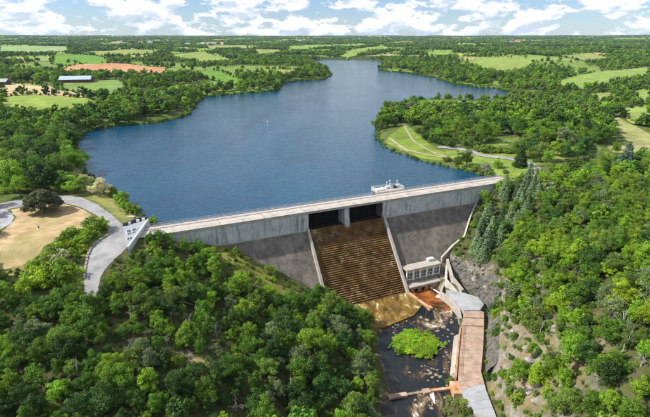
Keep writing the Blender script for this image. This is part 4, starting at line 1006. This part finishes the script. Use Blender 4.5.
# land that stays free of trees
free_polys = [WP[k] for k in WP] 
def blocked(x, y, margin=2.5):
    b_ = np.zeros(x.shape, bool)
    for p in free_polys:
        x0, y0 = p.min(0)-margin; x1, y1 = p.max(0)+margin; m_ = (x > x0) & (x < x1) & (y > y0) & (y < y1) & ~b_
        if m_.any(): b_[m_] |= in_poly(x[m_], y[m_], p) | (poly_dist(x[m_], y[m_], p) < margin)
    return b_
def grid_pts(x0, x1, y0, y1, sp, jit=.42):
    X, Y = np.meshgrid(np.arange(x0, x1, sp), np.arange(y0, y1, sp)); X[::2] += sp/2
    return (X + rng.uniform(-jit, jit, X.shape)*sp).ravel(), (Y + rng.uniform(-jit, jit, Y.shape)*sp).ravel()
def in_view(x, y, z, pad=30, padb=60):
    u, v, d = proj(x, y, z); return (d > 10) & (u > -pad) & (u < W_PX+pad) & (v < H_PX+padb)
trees = []     # x, y, z, scale, key, colour, region
def pick(cols, w): return cols[int(rng.choice(len(cols), p=np.array(w)/sum(w)))]

# (1) valley woods, downstream
x, y = grid_pts(-150, 175, 40, 215, 3.9)
s_, n_ = to_sn(x, y); z = hm(x, y)
ok = (n_ > 1.5) & ~blocked(x, y, 1.6) & in_view(x, y, z) & (z > -30.3)
nb = np.where(z < -7.5, (-7.5-z)*SL, 0)
ok &= ~((s_ > -8) & (s_ < 150) & (n_ < nb + 2.2))                                   # clear of the dam
ok &= ~((s_ > 50) & (s_ < 107) & (n_ < 50) & (x < 56) & (x > 14))                    # basin, valve house, channel
ok &= ~((s_ > -17) & (s_ < -4) & (n_ < 13))
ok &= ~((poly_dist(x, y, PATH) < 3.0) | in_poly(x, y, PATH))
ok &= ~(in_poly(x, y, np.array([p[:2]-np.array([0, 0]) for p in tri])) | (poly_dist(x, y, np.array([p[:2] for p in tri])) < 3.2))
bare = [hits([(486,336),(520,328),(546,336),(556,348),(532,362),(514,380),(504,404),(496,404),(490,380),(487,350)]), hits([(470,242),(486,252),(494,262),(492,300),(470,300),(455,275),(448,258)]),
        hits([(215,250),(262,270),(300,294),(318,302),(290,304),(262,292),(222,266)]), hits([(182,356),(206,358),(208,376),(188,372)]), hits([(0,258),(40,250),(56,240),(90,228),(100,222),(112,234),(86,250),(82,278),(70,294),(40,300),(0,300)])]
free_polys2 = bare
for b_ in bare: ok &= ~in_poly(x, y, b_)
coni_zone = hits([(466,250),(480,226),(497,205),(514,190),(530,182),(543,192),(530,212),(512,236),(494,268),(478,266)])
for i in np.argwhere(ok).ravel():
    if x[i] > 14:
        if in_poly(x[i:i+1], y[i:i+1], coni_zone)[0]: continue
        if x[i] > 38 and rng.random() < .06: continue
        c = pick([C_MID, C_BRIGHT, C_OLIVE, C_GREY, C_DARK, C_YEL], [.20,.40,.12,.08,.04,.16])  # brighter mix puts the sun on the right hillside into leaf colour
        key = 'loose' if c == C_GREY else 'broad'; reg = 'R'
        sz = rng.uniform(.5, 1.0) if z[i] > -18 else rng.uniform(.42, .8)
    else:
        c = pick([C_MID, C_DARK, C_BRIGHT, C_OLIVE, C_GREY], [.42,.28,.12,.10,.08]); key = 'loose' if rng.random() < .22 else 'broad'; reg = 'L'; sz = rng.choice([rng.uniform(.38, .62), rng.uniform(.6, .92)])*(1.25 if x[i] > -14 else 1.0)  # darker mix puts the left bank's shade into leaf colour
        s1, n1 = to_sn(x[i], y[i])
        if n1 < 14 and s1 > 15: sz *= .65
        if s1 < 40 and n1 < 26: c = pick([C_MID, C_BRIGHT], [.4,.6])
    trees.append((x[i], y[i], z[i], sz, key, c, reg))
# (2) conifers
cx, cy = grid_pts(50, 130, 130, 215, 4.3); okc = in_poly(cx, cy, coni_zone); cz = hm(cx, cy); s_, n_ = to_sn(cx, cy)
okc &= (n_ > np.where(cz < -7.5, (-7.5-cz)*SL, 0) + 1.6)
nconi = 0
for i in np.argwhere(okc).ravel():
    if rng.random() < .2:
        trees.append((cx[i], cy[i], cz[i], rng.uniform(.6, .9), 'broad', C_MID, 'R')); continue
    v_ = proj(cx[i], cy[i], cz[i])[1]; lb = 'pale blue green conifer just below the right end of the dam' if v_ < 212 else ('pale blue green conifer half way down the right dam abutment' if v_ < 238 else 'pale blue green conifer lowest beside the rock cut')
    plant('conifer', 'conifer', cx[i], cy[i], cz[i]-.2, rng.uniform(.62, .95), C_CONI if rng.random() < .75 else (.075,.125,.06), lb, 'conifer', 'conifers on the right dam abutment', 1.0); nconi += 1
# (3) lake surroundings to about 1.3 km
x, y = [], []
for (y0, y1, sp) in ((125, 430, 8.4), (430, 800, 10.5), (800, 1400, 13.5)):
    a, b_ = grid_pts(-y1*.85, y1*.85, y0, y1, sp); x.append(a); y.append(b_)
x = np.concatenate(x); y = np.concatenate(y); z = hm(x, y); s_, n_ = to_sn(x, y)
dl = poly_dist(x, y, LAKE); ins = in_poly(x, y, LAKE)
ok = (n_ < -9) & in_view(x, y, z) & ~ins & (dl > 1.0) & ~blocked(x, y, 3.0)
ok &= ~((s_ > -35) & (s_ < 0) & (n_ > -22)) & ~((s_ > 140) & (n_ > -26) & (s_ < 172))
shoreclear = hits([(108,204),(124,222),(146,220),(136,206),(118,190),(100,180),(78,179),(74,191)]); ok &= ~in_poly(x, y, shoreclear)
dens = fbm(x/60, y/60, 3); opn = fbm(x/130, y/130, 3); ok &= ~((np.hypot(x, y) > 430) & (opn < -.12) & (dl > 35) & (rng.random(x.shape) < .93))
ok &= (rng.random(x.shape) < np.where(dens < -.42, .35, .93))
for i in np.argwhere(ok).ravel():
    far = math.hypot(x[i], y[i])
    c = pick([C_MID, C_BRIGHT, C_DARK, C_OLIVE, C_GREY], [.38,.36,.11,.11,.04])
    key = 'broad' if far < 330 else 'mid'
    reg = 'P' if (x[i] > 20 and far < 420) else ('S' if x[i] < 0 and far < 420 else 'M')
    uu, vv, _d = proj(x[i], y[i], z[i]); sz = rng.uniform(1.0, 1.75) if far < 420 else rng.uniform(.9, 1.6)
    if uu > 395 and 92 < vv < 112: sz = rng.uniform(.6, .9)
    trees.append((x[i], y[i], z[i]-.2, sz, key, c, reg))
# hedge rows round the fields
for fi in range(len(fields)):
    P = WP['f%d' % fi]
    for k in range(len(P)):
        a, c = P[k], P[(k+1) % len(P)]; L = np.linalg.norm(c-a)
        for t in np.arange(0, L, 6 if np.linalg.norm(a) < 900 else 12):
            if rng.random() < .25: continue
            q = a + (c-a)*t/L + rng.normal(0, 2, 2); q3 = float(hm(q[0], q[1]))
            if in_poly(np.array([q[0]]), np.array([q[1]]), LAKE)[0]: continue
            trees.append((q[0], q[1], q3-.2, rng.choice([rng.uniform(.28, .5), rng.uniform(.5, .9)], p=[.75, .25]), 'mid', pick([C_MID, C_DARK, C_BRIGHT], [.5,.3,.2]), 'M'))
# (4) far woods and hedges
fx_, fy_, fs_ = [], [], []
for (r0, r1, sp) in ((1350, 2600, 15), (2600, 5000, 27), (5000, 9500, 52)):
    a, b_ = grid_pts(-r1*.78, r1*.78, r0*.8, r1, sp); rr = np.hypot(a, b_); m_ = (rr > r0) & (rr < r1) & (np.abs(a) < b_*.78); a, b_, rr = a[m_], b_[m_], rr[m_]
    keep = np.zeros(len(a), bool); hs = np.ones(len(a))
    for i in range(len(a)):
        n2 = kd.find_n((a[i], b_[i], 0), 2); e = n2[1][2]-n2[0][2]
        w_ = ctype[n2[0][1]] < WOOD; keep[i] = w_ or (e < sp*.9 and rng.random() < .6); hs[i] = 1.0 if w_ else .5
    bl = blocked(a, b_, 4); li = in_poly(a, b_, LAKE) | (poly_dist(a, b_, LAKE) < 6)
    m_ = keep & ~bl & ~li; fx_.append(a[m_]); fy_.append(b_[m_]); fs_.append(np.full(m_.sum(), sp/9.0)*rng.uniform(.7, 1.1, m_.sum())*hs[m_])
fx_ = np.concatenate(fx_); fy_ = np.concatenate(fy_); fs_ = np.concatenate(fs_); fz_ = hm(fx_, fy_)

# ------------------------------------------------------------------ single trees that stand out
def single(name, key, u, v, sc_, col, label, cat='tree', wide=1.0, group=None):
    p = hit(u, v); return plant(name, key, p[0], p[1], p[2]-.15, sc_, col, label, cat, group, wide)
single('round_pine', 'dome', 44, 212, 1.05, C_DOME, 'broad rounded dark evergreen tree on the dry lawn', 'tree', 1.0)
single('flowering_tree', 'broad', 86, 192, 1.0, C_CREAM, 'cream blossoming tree beside the road bend, left of its twin', 'flowering tree', 1.05)
single('flowering_tree', 'broad', 104, 195, 1.0, C_CREAM, 'cream blossoming tree at the lake shore, right of its twin', 'flowering tree', 1.1)
single('lakeside_tree', 'conifer', 519.5, 167, 1.0, C_DARK, 'dark pointed tree on the grass at the right end of dam', 'tree', 1.25)
single('small_tree', 'broad', 497, 168, .75, C_BRIGHT, 'small round bright green tree on grass near right dam end', 'tree', .8)
single('shore_tree', 'broad', 466, 168, 1.25, C_MID, 'big round tree on the shore by the right end of dam', 'tree', 1.0)
single('flowering_bush', 'shrub', 484, 172, 1.7, (.30,.32,.22), 'pale greyish bush on the shore beside the big round tree', 'bush')
single('blue_conifer', 'conifer', 624, 170, 1.25, (.10,.155,.11), 'wide silvery conifer on the right hilltop near the pale road', 'conifer', 1.35)
for (u, v, l) in ((480,112,'left'),(487,117,'middle'),(455,118,'far left')): single('flowering_tree', 'broad', u, v, .9, (.36,.36,.18), 'cream blossoming tree among the woods of the peninsula, %s one' % l, 'flowering tree', 1.0, 'blossoming trees on the peninsula')
for (u, v, l) in ((545,114,'leftmost'),(556,116,'second'),(566,118,'rightmost')): single('flowering_tree', 'broad', u, v, 1.0, (.30,.33,.15), 'pale blossoming tree in the wood right of the inlet, %s of the row' % l, 'flowering tree', 1.1, 'blossoming trees right of the inlet')
for (u, v, l) in ((69,63,'left'),(76,63.5,'right')): single('field_tree', 'far', u, v, 1.0, C_MID, 'small tree alone in the bright green field, %s of two' % l, 'tree')
for (u, v, l, s1) in ((22,94,'left',1.1),(47,95,'right',1.1)): single('field_tree', 'far', u, v, s1, C_DARK, 'dark round tree on the straw coloured strip, %s of two' % l, 'tree')
for (u, v, l, s1) in ((92,100,'left',1.25),(108,101.5,'right',1.5)): single('field_tree', 'mid', u, v, s1, C_DARK, 'big dark tree at the top of the pale meadow, %s of two' % l, 'tree')
single('shore_bush', 'shrub', 151, 226, 1.5, C_BRIGHT, 'round green bush at the lake corner beside the control building', 'bush', 1.0)
for (u, v, s1, l) in ((112,196,1.7,'left'),(120,204,2.0,'middle'),(128,211,1.7,'right'),(134,214,1.3,'smallest right')): single('shore_bush', 'shrub', u, v, s1, C_BRIGHT, 'bright green bush on shore below the blossoming trees, %s of the row' % l, 'bush', 1.0, 'bushes on the left shore')
for (u, v, s1, l) in ((80,312,.75,'left'),(86,318,.9,'middle'),(94,314,.8,'right')): single('broadleaf_tree', 'broad', u, v, s1, C_MID, 'tree where the lower road disappears into the wood, %s of three' % l, 'tree', 1.1, 'trees of the left bank wood')
for i, (u, v, s1) in enumerate([(412,125,2.2),(419,133,2.0),(427,140,2.1),(432,142,1.8),(437,144,2.2),(446,144.5,2.0),(431,125,2.4),(440,130,2.4),(452,147,1.7)]):
    single('peninsula_bush', 'shrub', u, v, s1, C_MID if i % 2 else C_DARK, 'dark green bush in the row beside the peninsula footpath', 'bush', 1.1, 'bushes beside the peninsula footpath')
for i in range(13):
    single('hedge_bush', 'shrub', 477 + i*4.6, 151.5 + .22*i + random.uniform(-.4, .4), random.uniform(1.3, 1.9), C_OLIVE if i % 2 else C_BRIGHT, 'green bush in the hedge along the road past the right dam end', 'bush', 1.1, 'hedge bushes along the right road')
for i, (u, v, s1) in enumerate([(475,172,1.4),(480,174,1.1),(490,175.5,1.2),(456,164,1.5),(448,161.5,1.1),(505,173,1.0)]):
    single('shore_bush', 'shrub', u, v, s1, (.20,.17,.06) if i % 2 else C_OLIVE, 'low rusty green bush on the shore near the right dam end', 'bush', 1.2, 'bushes on the right shore')
for i, (u, v) in enumerate([(463,322),(460,345),(458,366),(485,330),(484,345),(483,360),(484,376),(488,392),(492,402),(466,402),(471,410)]):
    p = atz(u + (2.5 if u > 475 else -1), v, -28.5); plant('path_weed', 'shrub', p[0], p[1], min(float(hm(p[0], p[1])), -28.6) if u > 475 else -29.0, rng.uniform(.3, .5), C_YEL if i % 2 else C_OLIVE, 'small weed clump at the edge of the river walkway', 'weed', 'weeds along the walkway', 1.2)
# hedge bushes between the dry lawn and the lower road
hedge = [(66,245,2.0),(70,252,1.9),(75,240,2.1),(80,246,1.8),(86,240,1.9),(92,236,2.0),(98,231,2.2),(103,228,1.7),(62,256,2.1),(55,262,2.2),(48,268,2.1),(66,264,2.0),(72,262,1.7),(58,272,2.2),(50,280,2.3),(65,276,2.1),(40,274,1.8),(44,288,2.2),(60,286,2.2),(72,274,1.6),(82,252,1.3),(36,284,2.0),(30,292,2.0)]
for i, (u, v, s1) in enumerate(hedge):
    cl = (.30,.33,.16) if i in (11, 13) else (C_YEL if i % 3 else C_BRIGHT)
    single('hedge_bush', 'shrub', u, v, s1, cl, 'cream flowering bush in the hedge below the dry lawn' if i in (11, 13) else ('sunlit green bush of the hedge next to the road bend' if u > 74 else 'sunlit green bush of the hedge below the dry lawn'), 'bush', 1.0, 'hedge bushes below the dry lawn')
# green island in the river
isl = [(402,344),(409,338),(417,336),(424,338),(431,342),(424,345),(416,350),(409,351),(430,349),(420,355),(398,340),(404,336),(410,333),(417,332),(424,334),(431,338),(438,343),(434,349),(427,354),(420,351),(413,348),(406,347),(400,349),(421,341),(412,341),(429,345),(396,346),(405,342),(418,346),(425,349),(415,337),(434,344)]
me_i = MB(); ic = atz(418, 344, RIVER); ring = [(atz(u, v, RIVER)) for u, v in [(394,345),(402,335),(416,329),(432,335),(443,343),(437,352),(425,359),(412,353),(398,353)]]
b0_ = [(p[0], p[1], -32.8) for p in ring]; t0_ = [(ic[0]+(p[0]-ic[0])*.8, ic[1]+(p[1]-ic[1])*.8, -30.6) for p in ring]; k = len(ring)
me_i.quad_mesh(b0_+t0_, [tuple(range(2*k-1, k-1, -1))] + [(i, i+k, (i+1) % k + k, (i+1) % k) for i in range(k)]); tag(me_i.build('river_island', M['wetrock']), kind='structure')
for i, (u, v) in enumerate(isl):
    p = atz(u, v+1, -30.6); plant('island_bush', 'shrub', p[0], p[1], -30.75, rng.uniform(.36, .6), (.24,.38,.012) if i % 2 else (.19,.33,.014), 'lime green bush on the %s of the river island' % ('upstream side' if v < 341 else ('downstream side' if v > 348 else 'middle')), 'bush', 'bushes on the river island', rng.uniform(2.2, 3.2))
p = atz(450, 384, RIVER); plant('river_bush', 'shrub', p[0], p[1], RIVER-.3, .9, C_BRIGHT, 'small green bush in the water just above the weir end', 'bush', None)
for (u, v) in ((449,400),(453,405),(458,410),(446,410),(464,412)): 
    p = atz(u, v, -30); plant('river_bush', 'shrub', p[0], p[1], float(hm(p[0], p[1])), .7, (.20,.23,.06), 'dry yellow green bush on the bank below the weir', 'bush', 'bushes on the bank below the weir')
# bushes on the rocky slope
for i in range(130):
    u, v = random.uniform(487, 610), random.uniform(318, 415); p = hit(u, v)
    if p[2] < -26: continue
    if fbm(np.array([p[0]/9]), np.array([p[1]/9]), 2)[0] < -.18: continue
    plant('slope_bush', 'shrub', p[0], p[1], p[2]-.15, rng.uniform(.35, 1.0), pick([C_BRIGHT, C_OLIVE, C_GREY, C_MID], [.35,.3,.15,.2]), 'low bush %s the rocky slope right of the walkway' % ('near the foot of' if p[2] < -20 else ('half way up' if p[2] < -12 else 'high on')), 'bush', 'bushes on the dry rocky slope')
for i in range(26):
    u, v = random.uniform(225, 312), 0; v = 250 + (u-225)*.5 + random.uniform(2, 18); p = hit(u, v); s1, n1 = to_sn(p[0], p[1])
    if n1 < slope_n(p[2]) + .8: continue
    plant('slope_bush', 'shrub', p[0], p[1], p[2]-.1, rng.uniform(.3, .7), pick([C_YEL, C_OLIVE, C_BRIGHT], [.4,.35,.25]), 'low bush on the %s grassy slope below the left dam face' % ('upper' if u < 268 else 'lower'), 'bush', 'bushes on the grassy slope below the dam')
# bare dead trees among the woods
for i in range(34):
    if i < 24: u, v = random.uniform(15, 330), random.uniform(300, 412)
    else: u, v = random.uniform(530, 645), random.uniform(230, 400)
    p = hit(u, v)
    if p[2] < -27 or blocked(np.array([p[0]]), np.array([p[1]]), 2)[0]: continue
    s1, n1 = to_sn(p[0], p[1])
    if n1 < slope_n(p[2])+5: continue
    o = link('bare_tree', KIT['dead'][i % 4]); o.location = p; o.rotation_euler[2] = random.uniform(0, 6.28); k = random.uniform(.7, 1.1); o.scale = (k, k, k)
    tag(o, 'bare grey tree in the %s part of the left bank wood' % ('upper' if v < 355 else 'lower') if u < 350 else 'bare grey tree in the wood on the right hillside', 'bare tree', 'bare trees')

# ------------------------------------------------------------------ the 300 broadleaf trees that show largest are single things, the rest stuff
T_ = [(KIT[t[4]], t) for t in trees]
size = np.array([t[3]/max(20, math.sqrt(t[0]**2 + t[1]**2 + (t[2]-CAM_Z)**2)) for t in trees])
u_, v_, d_ = proj(np.array([t[0] for t in trees]), np.array([t[1] for t in trees]), np.array([t[2]+4*t[3] for t in trees]))
vis = (u_ > 3) & (u_ < 647) & (v_ < 412)
order = np.argsort(-(size*vis)); single_idx = set(order[:300].tolist())
names_c = {C_MID: 'mid green', C_BRIGHT: 'bright green', C_DARK: 'dark green', C_OLIVE: 'olive green', C_GREY: 'greyish', C_YEL: 'yellow green'}
def tree_label(t, u, v):
    cn = names_c[t[5]]; sz = 'small ' if t[3] < .60 else ('tall ' if t[3] > .85 else '')
    if t[6] == 'L':
        if v < 285: w = 'directly below the control building and left dam wall' if u < 240 else 'below the left dam face'
        elif u > 300: w = 'on the left river bank facing the green island' if v < 370 else 'at the river bank left of the weir'
        elif u < 110: w = 'at the far left of the foreground wood' if v < 350 else 'in the bottom left corner of the wood'
        elif u < 210: w = 'in the upper left bank wood below the road' if v < 345 else 'in the wood around the bare sandy patch'
        else: w = 'in the wood left of the spillway foot' if v < 345 else 'in the middle of the bottom edge wood'
    elif t[6] == 'R':
        if v < 215: w = 'on the crest of the right hillside'
        elif u < 540: w = 'beside the rock cut right of the valve house' if v < 320 else 'on the rocky slope above the walkway'
        elif v < 290: w = 'in the upper part of the right hillside wood'
        else: w = 'in the lower right corner of the hillside wood'
    elif t[6] == 'P': w = 'on the wooded peninsula right of the lake'
    elif t[6] == 'S': w = 'in the wood on the left lake shore'
    else: w = 'among the far hedges'
    return '%s%s tree %s' % (sz, cn, w)
grp = {'L': 'trees of the left bank wood', 'R': 'trees of the right hillside wood', 'P': 'trees of the peninsula', 'S': 'trees of the left lake shore', 'M': 'far hedge trees'}
SRC = {}
for i in sorted(single_idx):
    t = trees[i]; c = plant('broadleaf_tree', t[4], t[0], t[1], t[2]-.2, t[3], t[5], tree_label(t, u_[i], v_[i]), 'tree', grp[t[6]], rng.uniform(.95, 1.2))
    SRC.setdefault((t[4], t[5]), []).append(c)
def gn_stuff(name, pts, scl, srcs, label, cat, cols):
    """one object: crowns of trees already in the scene set out on points"""
    me = bpy.data.meshes.new(name); me.vertices.add(len(pts)); me.vertices.foreach_set('co', np.asarray(pts, np.float32).ravel())
    a = me.attributes.new('tree_scale', 'FLOAT', 'POINT'); a.data.foreach_set('value', np.asarray(scl, np.float32))
    a = me.attributes.new('turn', 'FLOAT', 'POINT'); a.data.foreach_set('value', rng.uniform(0, 6.283, len(pts)).astype(np.float32))
    a = me.attributes.new('which', 'INT', 'POINT'); a.data.foreach_set('value', rng.integers(0, len(srcs), len(pts)).astype(np.int32))
    cl_ = np.asarray(cols, np.float32); a = me.attributes.new('tint', 'FLOAT_COLOR', 'POINT'); a.data.foreach_set('color', np.concatenate([cl_, np.ones((len(cl_), 1), np.float32)], 1).ravel())
    o = link(name, me); g = bpy.data.node_groups.new(name, 'GeometryNodeTree')
    g.interface.new_socket('Geometry', in_out='INPUT', socket_type='NodeSocketGeometry'); g.interface.new_socket('Geometry', in_out='OUTPUT', socket_type='NodeSocketGeometry')
    N = g.nodes; gi = N.new('NodeGroupInput'); go = N.new('NodeGroupOutput'); ip_ = N.new('GeometryNodeInstanceOnPoints'); jn = N.new('GeometryNodeJoinGeometry')
    for s in srcs:
        oi = N.new('GeometryNodeObjectInfo'); oi.inputs['Object'].default_value = s; oi.inputs['As Instance'].default_value = True; oi.transform_space = 'ORIGINAL'
        g.links.new(oi.outputs['Geometry'], jn.inputs[0])
    def attr(nm, ty):
        n = N.new('GeometryNodeInputNamedAttribute'); n.data_type = ty; n.inputs['Name'].default_value = nm; return n.outputs[0]
    m2p = N.new('GeometryNodeMeshToPoints'); g.links.new(gi.outputs[0], m2p.inputs[0]); g.links.new(m2p.outputs[0], ip_.inputs['Points'])
    g.links.new(jn.outputs[0], ip_.inputs['Instance']); ip_.inputs['Pick Instance'].default_value = True
    g.links.new(attr('which', 'INT'), ip_.inputs['Instance Index'])
    cx_ = N.new('ShaderNodeCombineXYZ'); g.links.new(attr('turn', 'FLOAT'), cx_.inputs[2]); g.links.new(cx_.outputs[0], ip_.inputs['Rotation'])
    ts_ = attr('tree_scale', 'FLOAT'); cs_ = N.new('ShaderNodeCombineXYZ'); mn_ = N.new('ShaderNodeMath'); mn_.operation = 'MINIMUM'; mn_.inputs[1].default_value = 1.35
    g.links.new(ts_, mn_.inputs[0]); g.links.new(ts_, cs_.inputs[0]); g.links.new(ts_, cs_.inputs[1]); g.links.new(mn_.outputs[0], cs_.inputs[2]); g.links.new(cs_.outputs[0], ip_.inputs['Scale']); g.links.new(ip_.outputs[0], go.inputs[0])
    md = o.modifiers.new('set_out', 'NODES'); md.node_group = g; tag(o, label, cat, None, 'stuff'); return o
def rand_cols(n, cols, w): return np.array(cols)[rng.choice(len(cols), n, p=np.array(w)/sum(w))]
rest = [t for i, t in enumerate(trees) if i not in single_idx]
def bare_mesh_source(key, var, col, x, y, label, grp_): return plant('broadleaf_tree', key, x, y, float(hm(x, y))-.2, .9, col, label, 'tree', grp_, 1.0, var)
# a few far single trees that also serve the far woods
far_src = []; mid_src = []
far_spots = [(30,55.5),(112,57),(170,62),(250,60.5),(420,58),(455,60),(545,66),(600,66),(640,62),(330,57)]
for i, (u, v) in enumerate(far_spots):
    p = hit(u, v); cl = [C_MID, C_DARK, C_BRIGHT, C_MID, C_DARK][i % 5]
    lb = ['dark round tree at the left end of the pale far field', 'tree between the ploughed field and the green field', 'tree in the hedge left of the olive slope', 'tree right of the olive slope field', 'tree on the far bank across the head of lake', 'tree above the sandy cove left of the round field', 'tree in the hedge right of the round olive field', 'tree behind the long right hand field', 'tree near the right picture edge above the long field', 'tree at the head of the lake among shore woods'][i]
    far_src.append(plant('far_tree', 'far', p[0], p[1], p[2]-.2, 1.05, cl, lb, 'tree', 'far single trees', 1.0, i % 4))
mid_spots = [(185,104),(205,90),(240,88),(300,77),(400,73.5),(480,84),(530,88),(575,96),(610,104),(590,108)]
for i, (u, v) in enumerate(mid_spots):
    p = hit(u, v-1.2)
    cl = [C_MID, C_BRIGHT, C_DARK, C_MID, C_OLIVE][i % 5]
    lb = ['tree at the tip of the left wooded point', 'shore tree left of the bright green strip', 'shore tree below the bright green strip', 'tree near the tip of the long left spit', 'tree at the right bank point across the lake', 'tree behind the inlet on its far shore', 'tree right of the blue inlet', 'tree in the wood below the long right field', 'tree left of the small field at right edge', 'tree in the wood beside the pale road bend'][i]
    mid_src.append(plant('lake_tree', 'mid', p[0], p[1], p[2]-.2, 1.0, cl, lb, 'tree', 'mid distance single trees', 1.0, i % 5))
def near_src(region):
    return [v[0] for k, v in SRC.items()] + [v[1] for k, v in SRC.items() if len(v) > 1] + [v[2] for k, v in SRC.items() if len(v) > 2]
for reg, lb in (('L', 'remaining trees of the dark wood on the left bank'), ('R', 'remaining trees of the sunny wood on the right hillside'), ('P', 'remaining trees of the peninsula right of the lake'), ('S', 'remaining trees of the wood on the left lake shore')):
    sel = [t for t in rest if t[6] == reg and t[4] in ('broad', 'loose')]
    if sel: gn_stuff('woodland', [(t[0], t[1], t[2]-.2) for t in sel], [t[3] for t in sel], near_src(reg), lb, 'trees', [t[5] for t in sel])
sel = [t for t in rest if t[4] == 'mid' or t[6] == 'M']
gn_stuff('woodland', [t[:3] for t in sel], [t[3] for t in sel], mid_src, 'woods and hedges around the middle of the lake', 'trees', [t[5] for t in sel])
gn_stuff('woodland', np.stack([fx_, fy_, fz_-.3], 1), fs_, far_src, 'far off woods and hedgerows reaching the horizon', 'trees', rand_cols(len(fx_), [C_MID, C_DARK, C_BRIGHT], [.5,.22,.28]))
# undergrowth in the valley woods
ux, uy = grid_pts(-140, 170, 45, 200, 2.2); uz = hm(ux, uy); s_, n_ = to_sn(ux, uy)
ok = (n_ > 1.5) & (uz > -30) & in_view(ux, uy, uz) & ~blocked(ux, uy, .8) & ~((s_ > -8) & (s_ < 150) & (n_ < np.where(uz < -7.5, (-7.5-uz)*SL, 0) + 1.0))
ok &= ~((s_ > 50) & (s_ < 107) & (n_ < 50) & (ux < 56) & (ux > 14)) & ~((poly_dist(ux, uy, PATH) < 1.5) | in_poly(ux, uy, PATH)) & (poly_dist(ux, uy, np.array([p[:2] for p in tri])) > 2) & ~in_poly(ux, uy, np.array([p[:2] for p in tri]))
for b_ in bare[:4]: ok &= ~(in_poly(ux, uy, b_) & (rng.random(ux.shape) < .35))
ok &= rng.random(ux.shape) < .85
sh_src = [o for o in bpy.data.objects if o.name.startswith('crown') and o.parent and o.parent.name.startswith(('slope_bush', 'hedge_bush'))][:26:2]
gn_stuff('undergrowth', np.stack([ux[ok], uy[ok], uz[ok]-.15], 1), rng.uniform(.22, .62, ok.sum())*np.where(ux[ok] > 40, 1.3, 1.0), sh_src, 'low undergrowth covering the slopes of the valley', 'undergrowth', rand_cols(ok.sum(), [C_MID, C_DARK, C_BRIGHT, C_OLIVE], [.4,.2,.2,.2]))
# bushes along the lake shore
lx, ly = [], []
for k in range(len(LAKE)-2):
    a, c = LAKE[k], LAKE[k+1]; L = np.linalg.norm(c-a)
    if np.linalg.norm(a) > 1100: continue
    for t in np.arange(0, L, 2.0): q = a+(c-a)*t/L + rng.normal(0, .9, 2); lx.append(q[0]); ly.append(q[1])
lx = np.array(lx); ly = np.array(ly); lz = hm(lx, ly); ok = (lz > -3) & (to_sn(lx, ly)[1] < -11)
gn_stuff('shore_bushes', np.stack([lx[ok], ly[ok], np.maximum(lz[ok], -2.2)-.1], 1), rng.uniform(.35, .8, ok.sum())*np.where(np.hypot(lx[ok], ly[ok]) > 330, 1.8, 1.0), sh_src, 'low bushes fringing the lake shore', 'bushes', rand_cols(ok.sum(), [C_MID, C_BRIGHT, C_OLIVE], [.4,.4,.2]))

# ------------------------------------------------------------------ haze
hz = MB().box(-9600, 9600, -1200, 13000, -60, 210).mesh('haze'); hmat = bpy.data.materials.new('air_haze'); hmat.use_nodes = True; nt = hmat.node_tree
for n in list(nt.nodes): nt.nodes.remove(n)
pv = nt.nodes.new('ShaderNodeVolumePrincipled'); pv.inputs['Color'].default_value = (.62,.80,1,1); pv.inputs['Density'].default_value = 3.0e-5
mo = nt.nodes.new('ShaderNodeOutputMaterial'); nt.links.new(pv.outputs[0], mo.inputs['Volume'])
haze = link('haze', hz, hmat); tag(haze, 'thin blue air haze over the whole valley', 'haze', None, 'stuff')
print('COUNTS trees', len(trees), 'conifers', nconi, 'far', len(fx_), 'objects', len(bpy.data.objects))

# ------------------------------------------------------------------ labels shared by several things get their place in the row
ORD = ['leftmost', 'second from left', 'third from left', 'fourth from left', 'fifth from left', 'sixth from left', 'seventh from left', 'eighth from left', 'ninth from left', 'tenth from left', 'eleventh from left', 'twelfth from left', 'thirteenth from left', 'fourteenth from left', 'fifteenth from left', 'sixteenth from left']
by = {}
for o in bpy.data.objects:
    if o.parent is None and 'label' in o and o.get('kind') is None: by.setdefault(o['label'], []).append(o)
for lb, os_ in by.items():
    if len(os_) < 2 or len(os_) > 32: continue
    us = [proj(o.location.x, o.location.y, o.location.z)[0] for o in os_]; idx = np.argsort(us); n = len(os_)
    for r_, i in enumerate(idx):
        k = n-1-r_
        w = ORD[r_] if r_ < (n+1)//2 else ORD[k].replace('left', 'right')
        if len((lb + ' ' + w).split()) <= 16: os_[i]['label'] = lb + ', ' + w
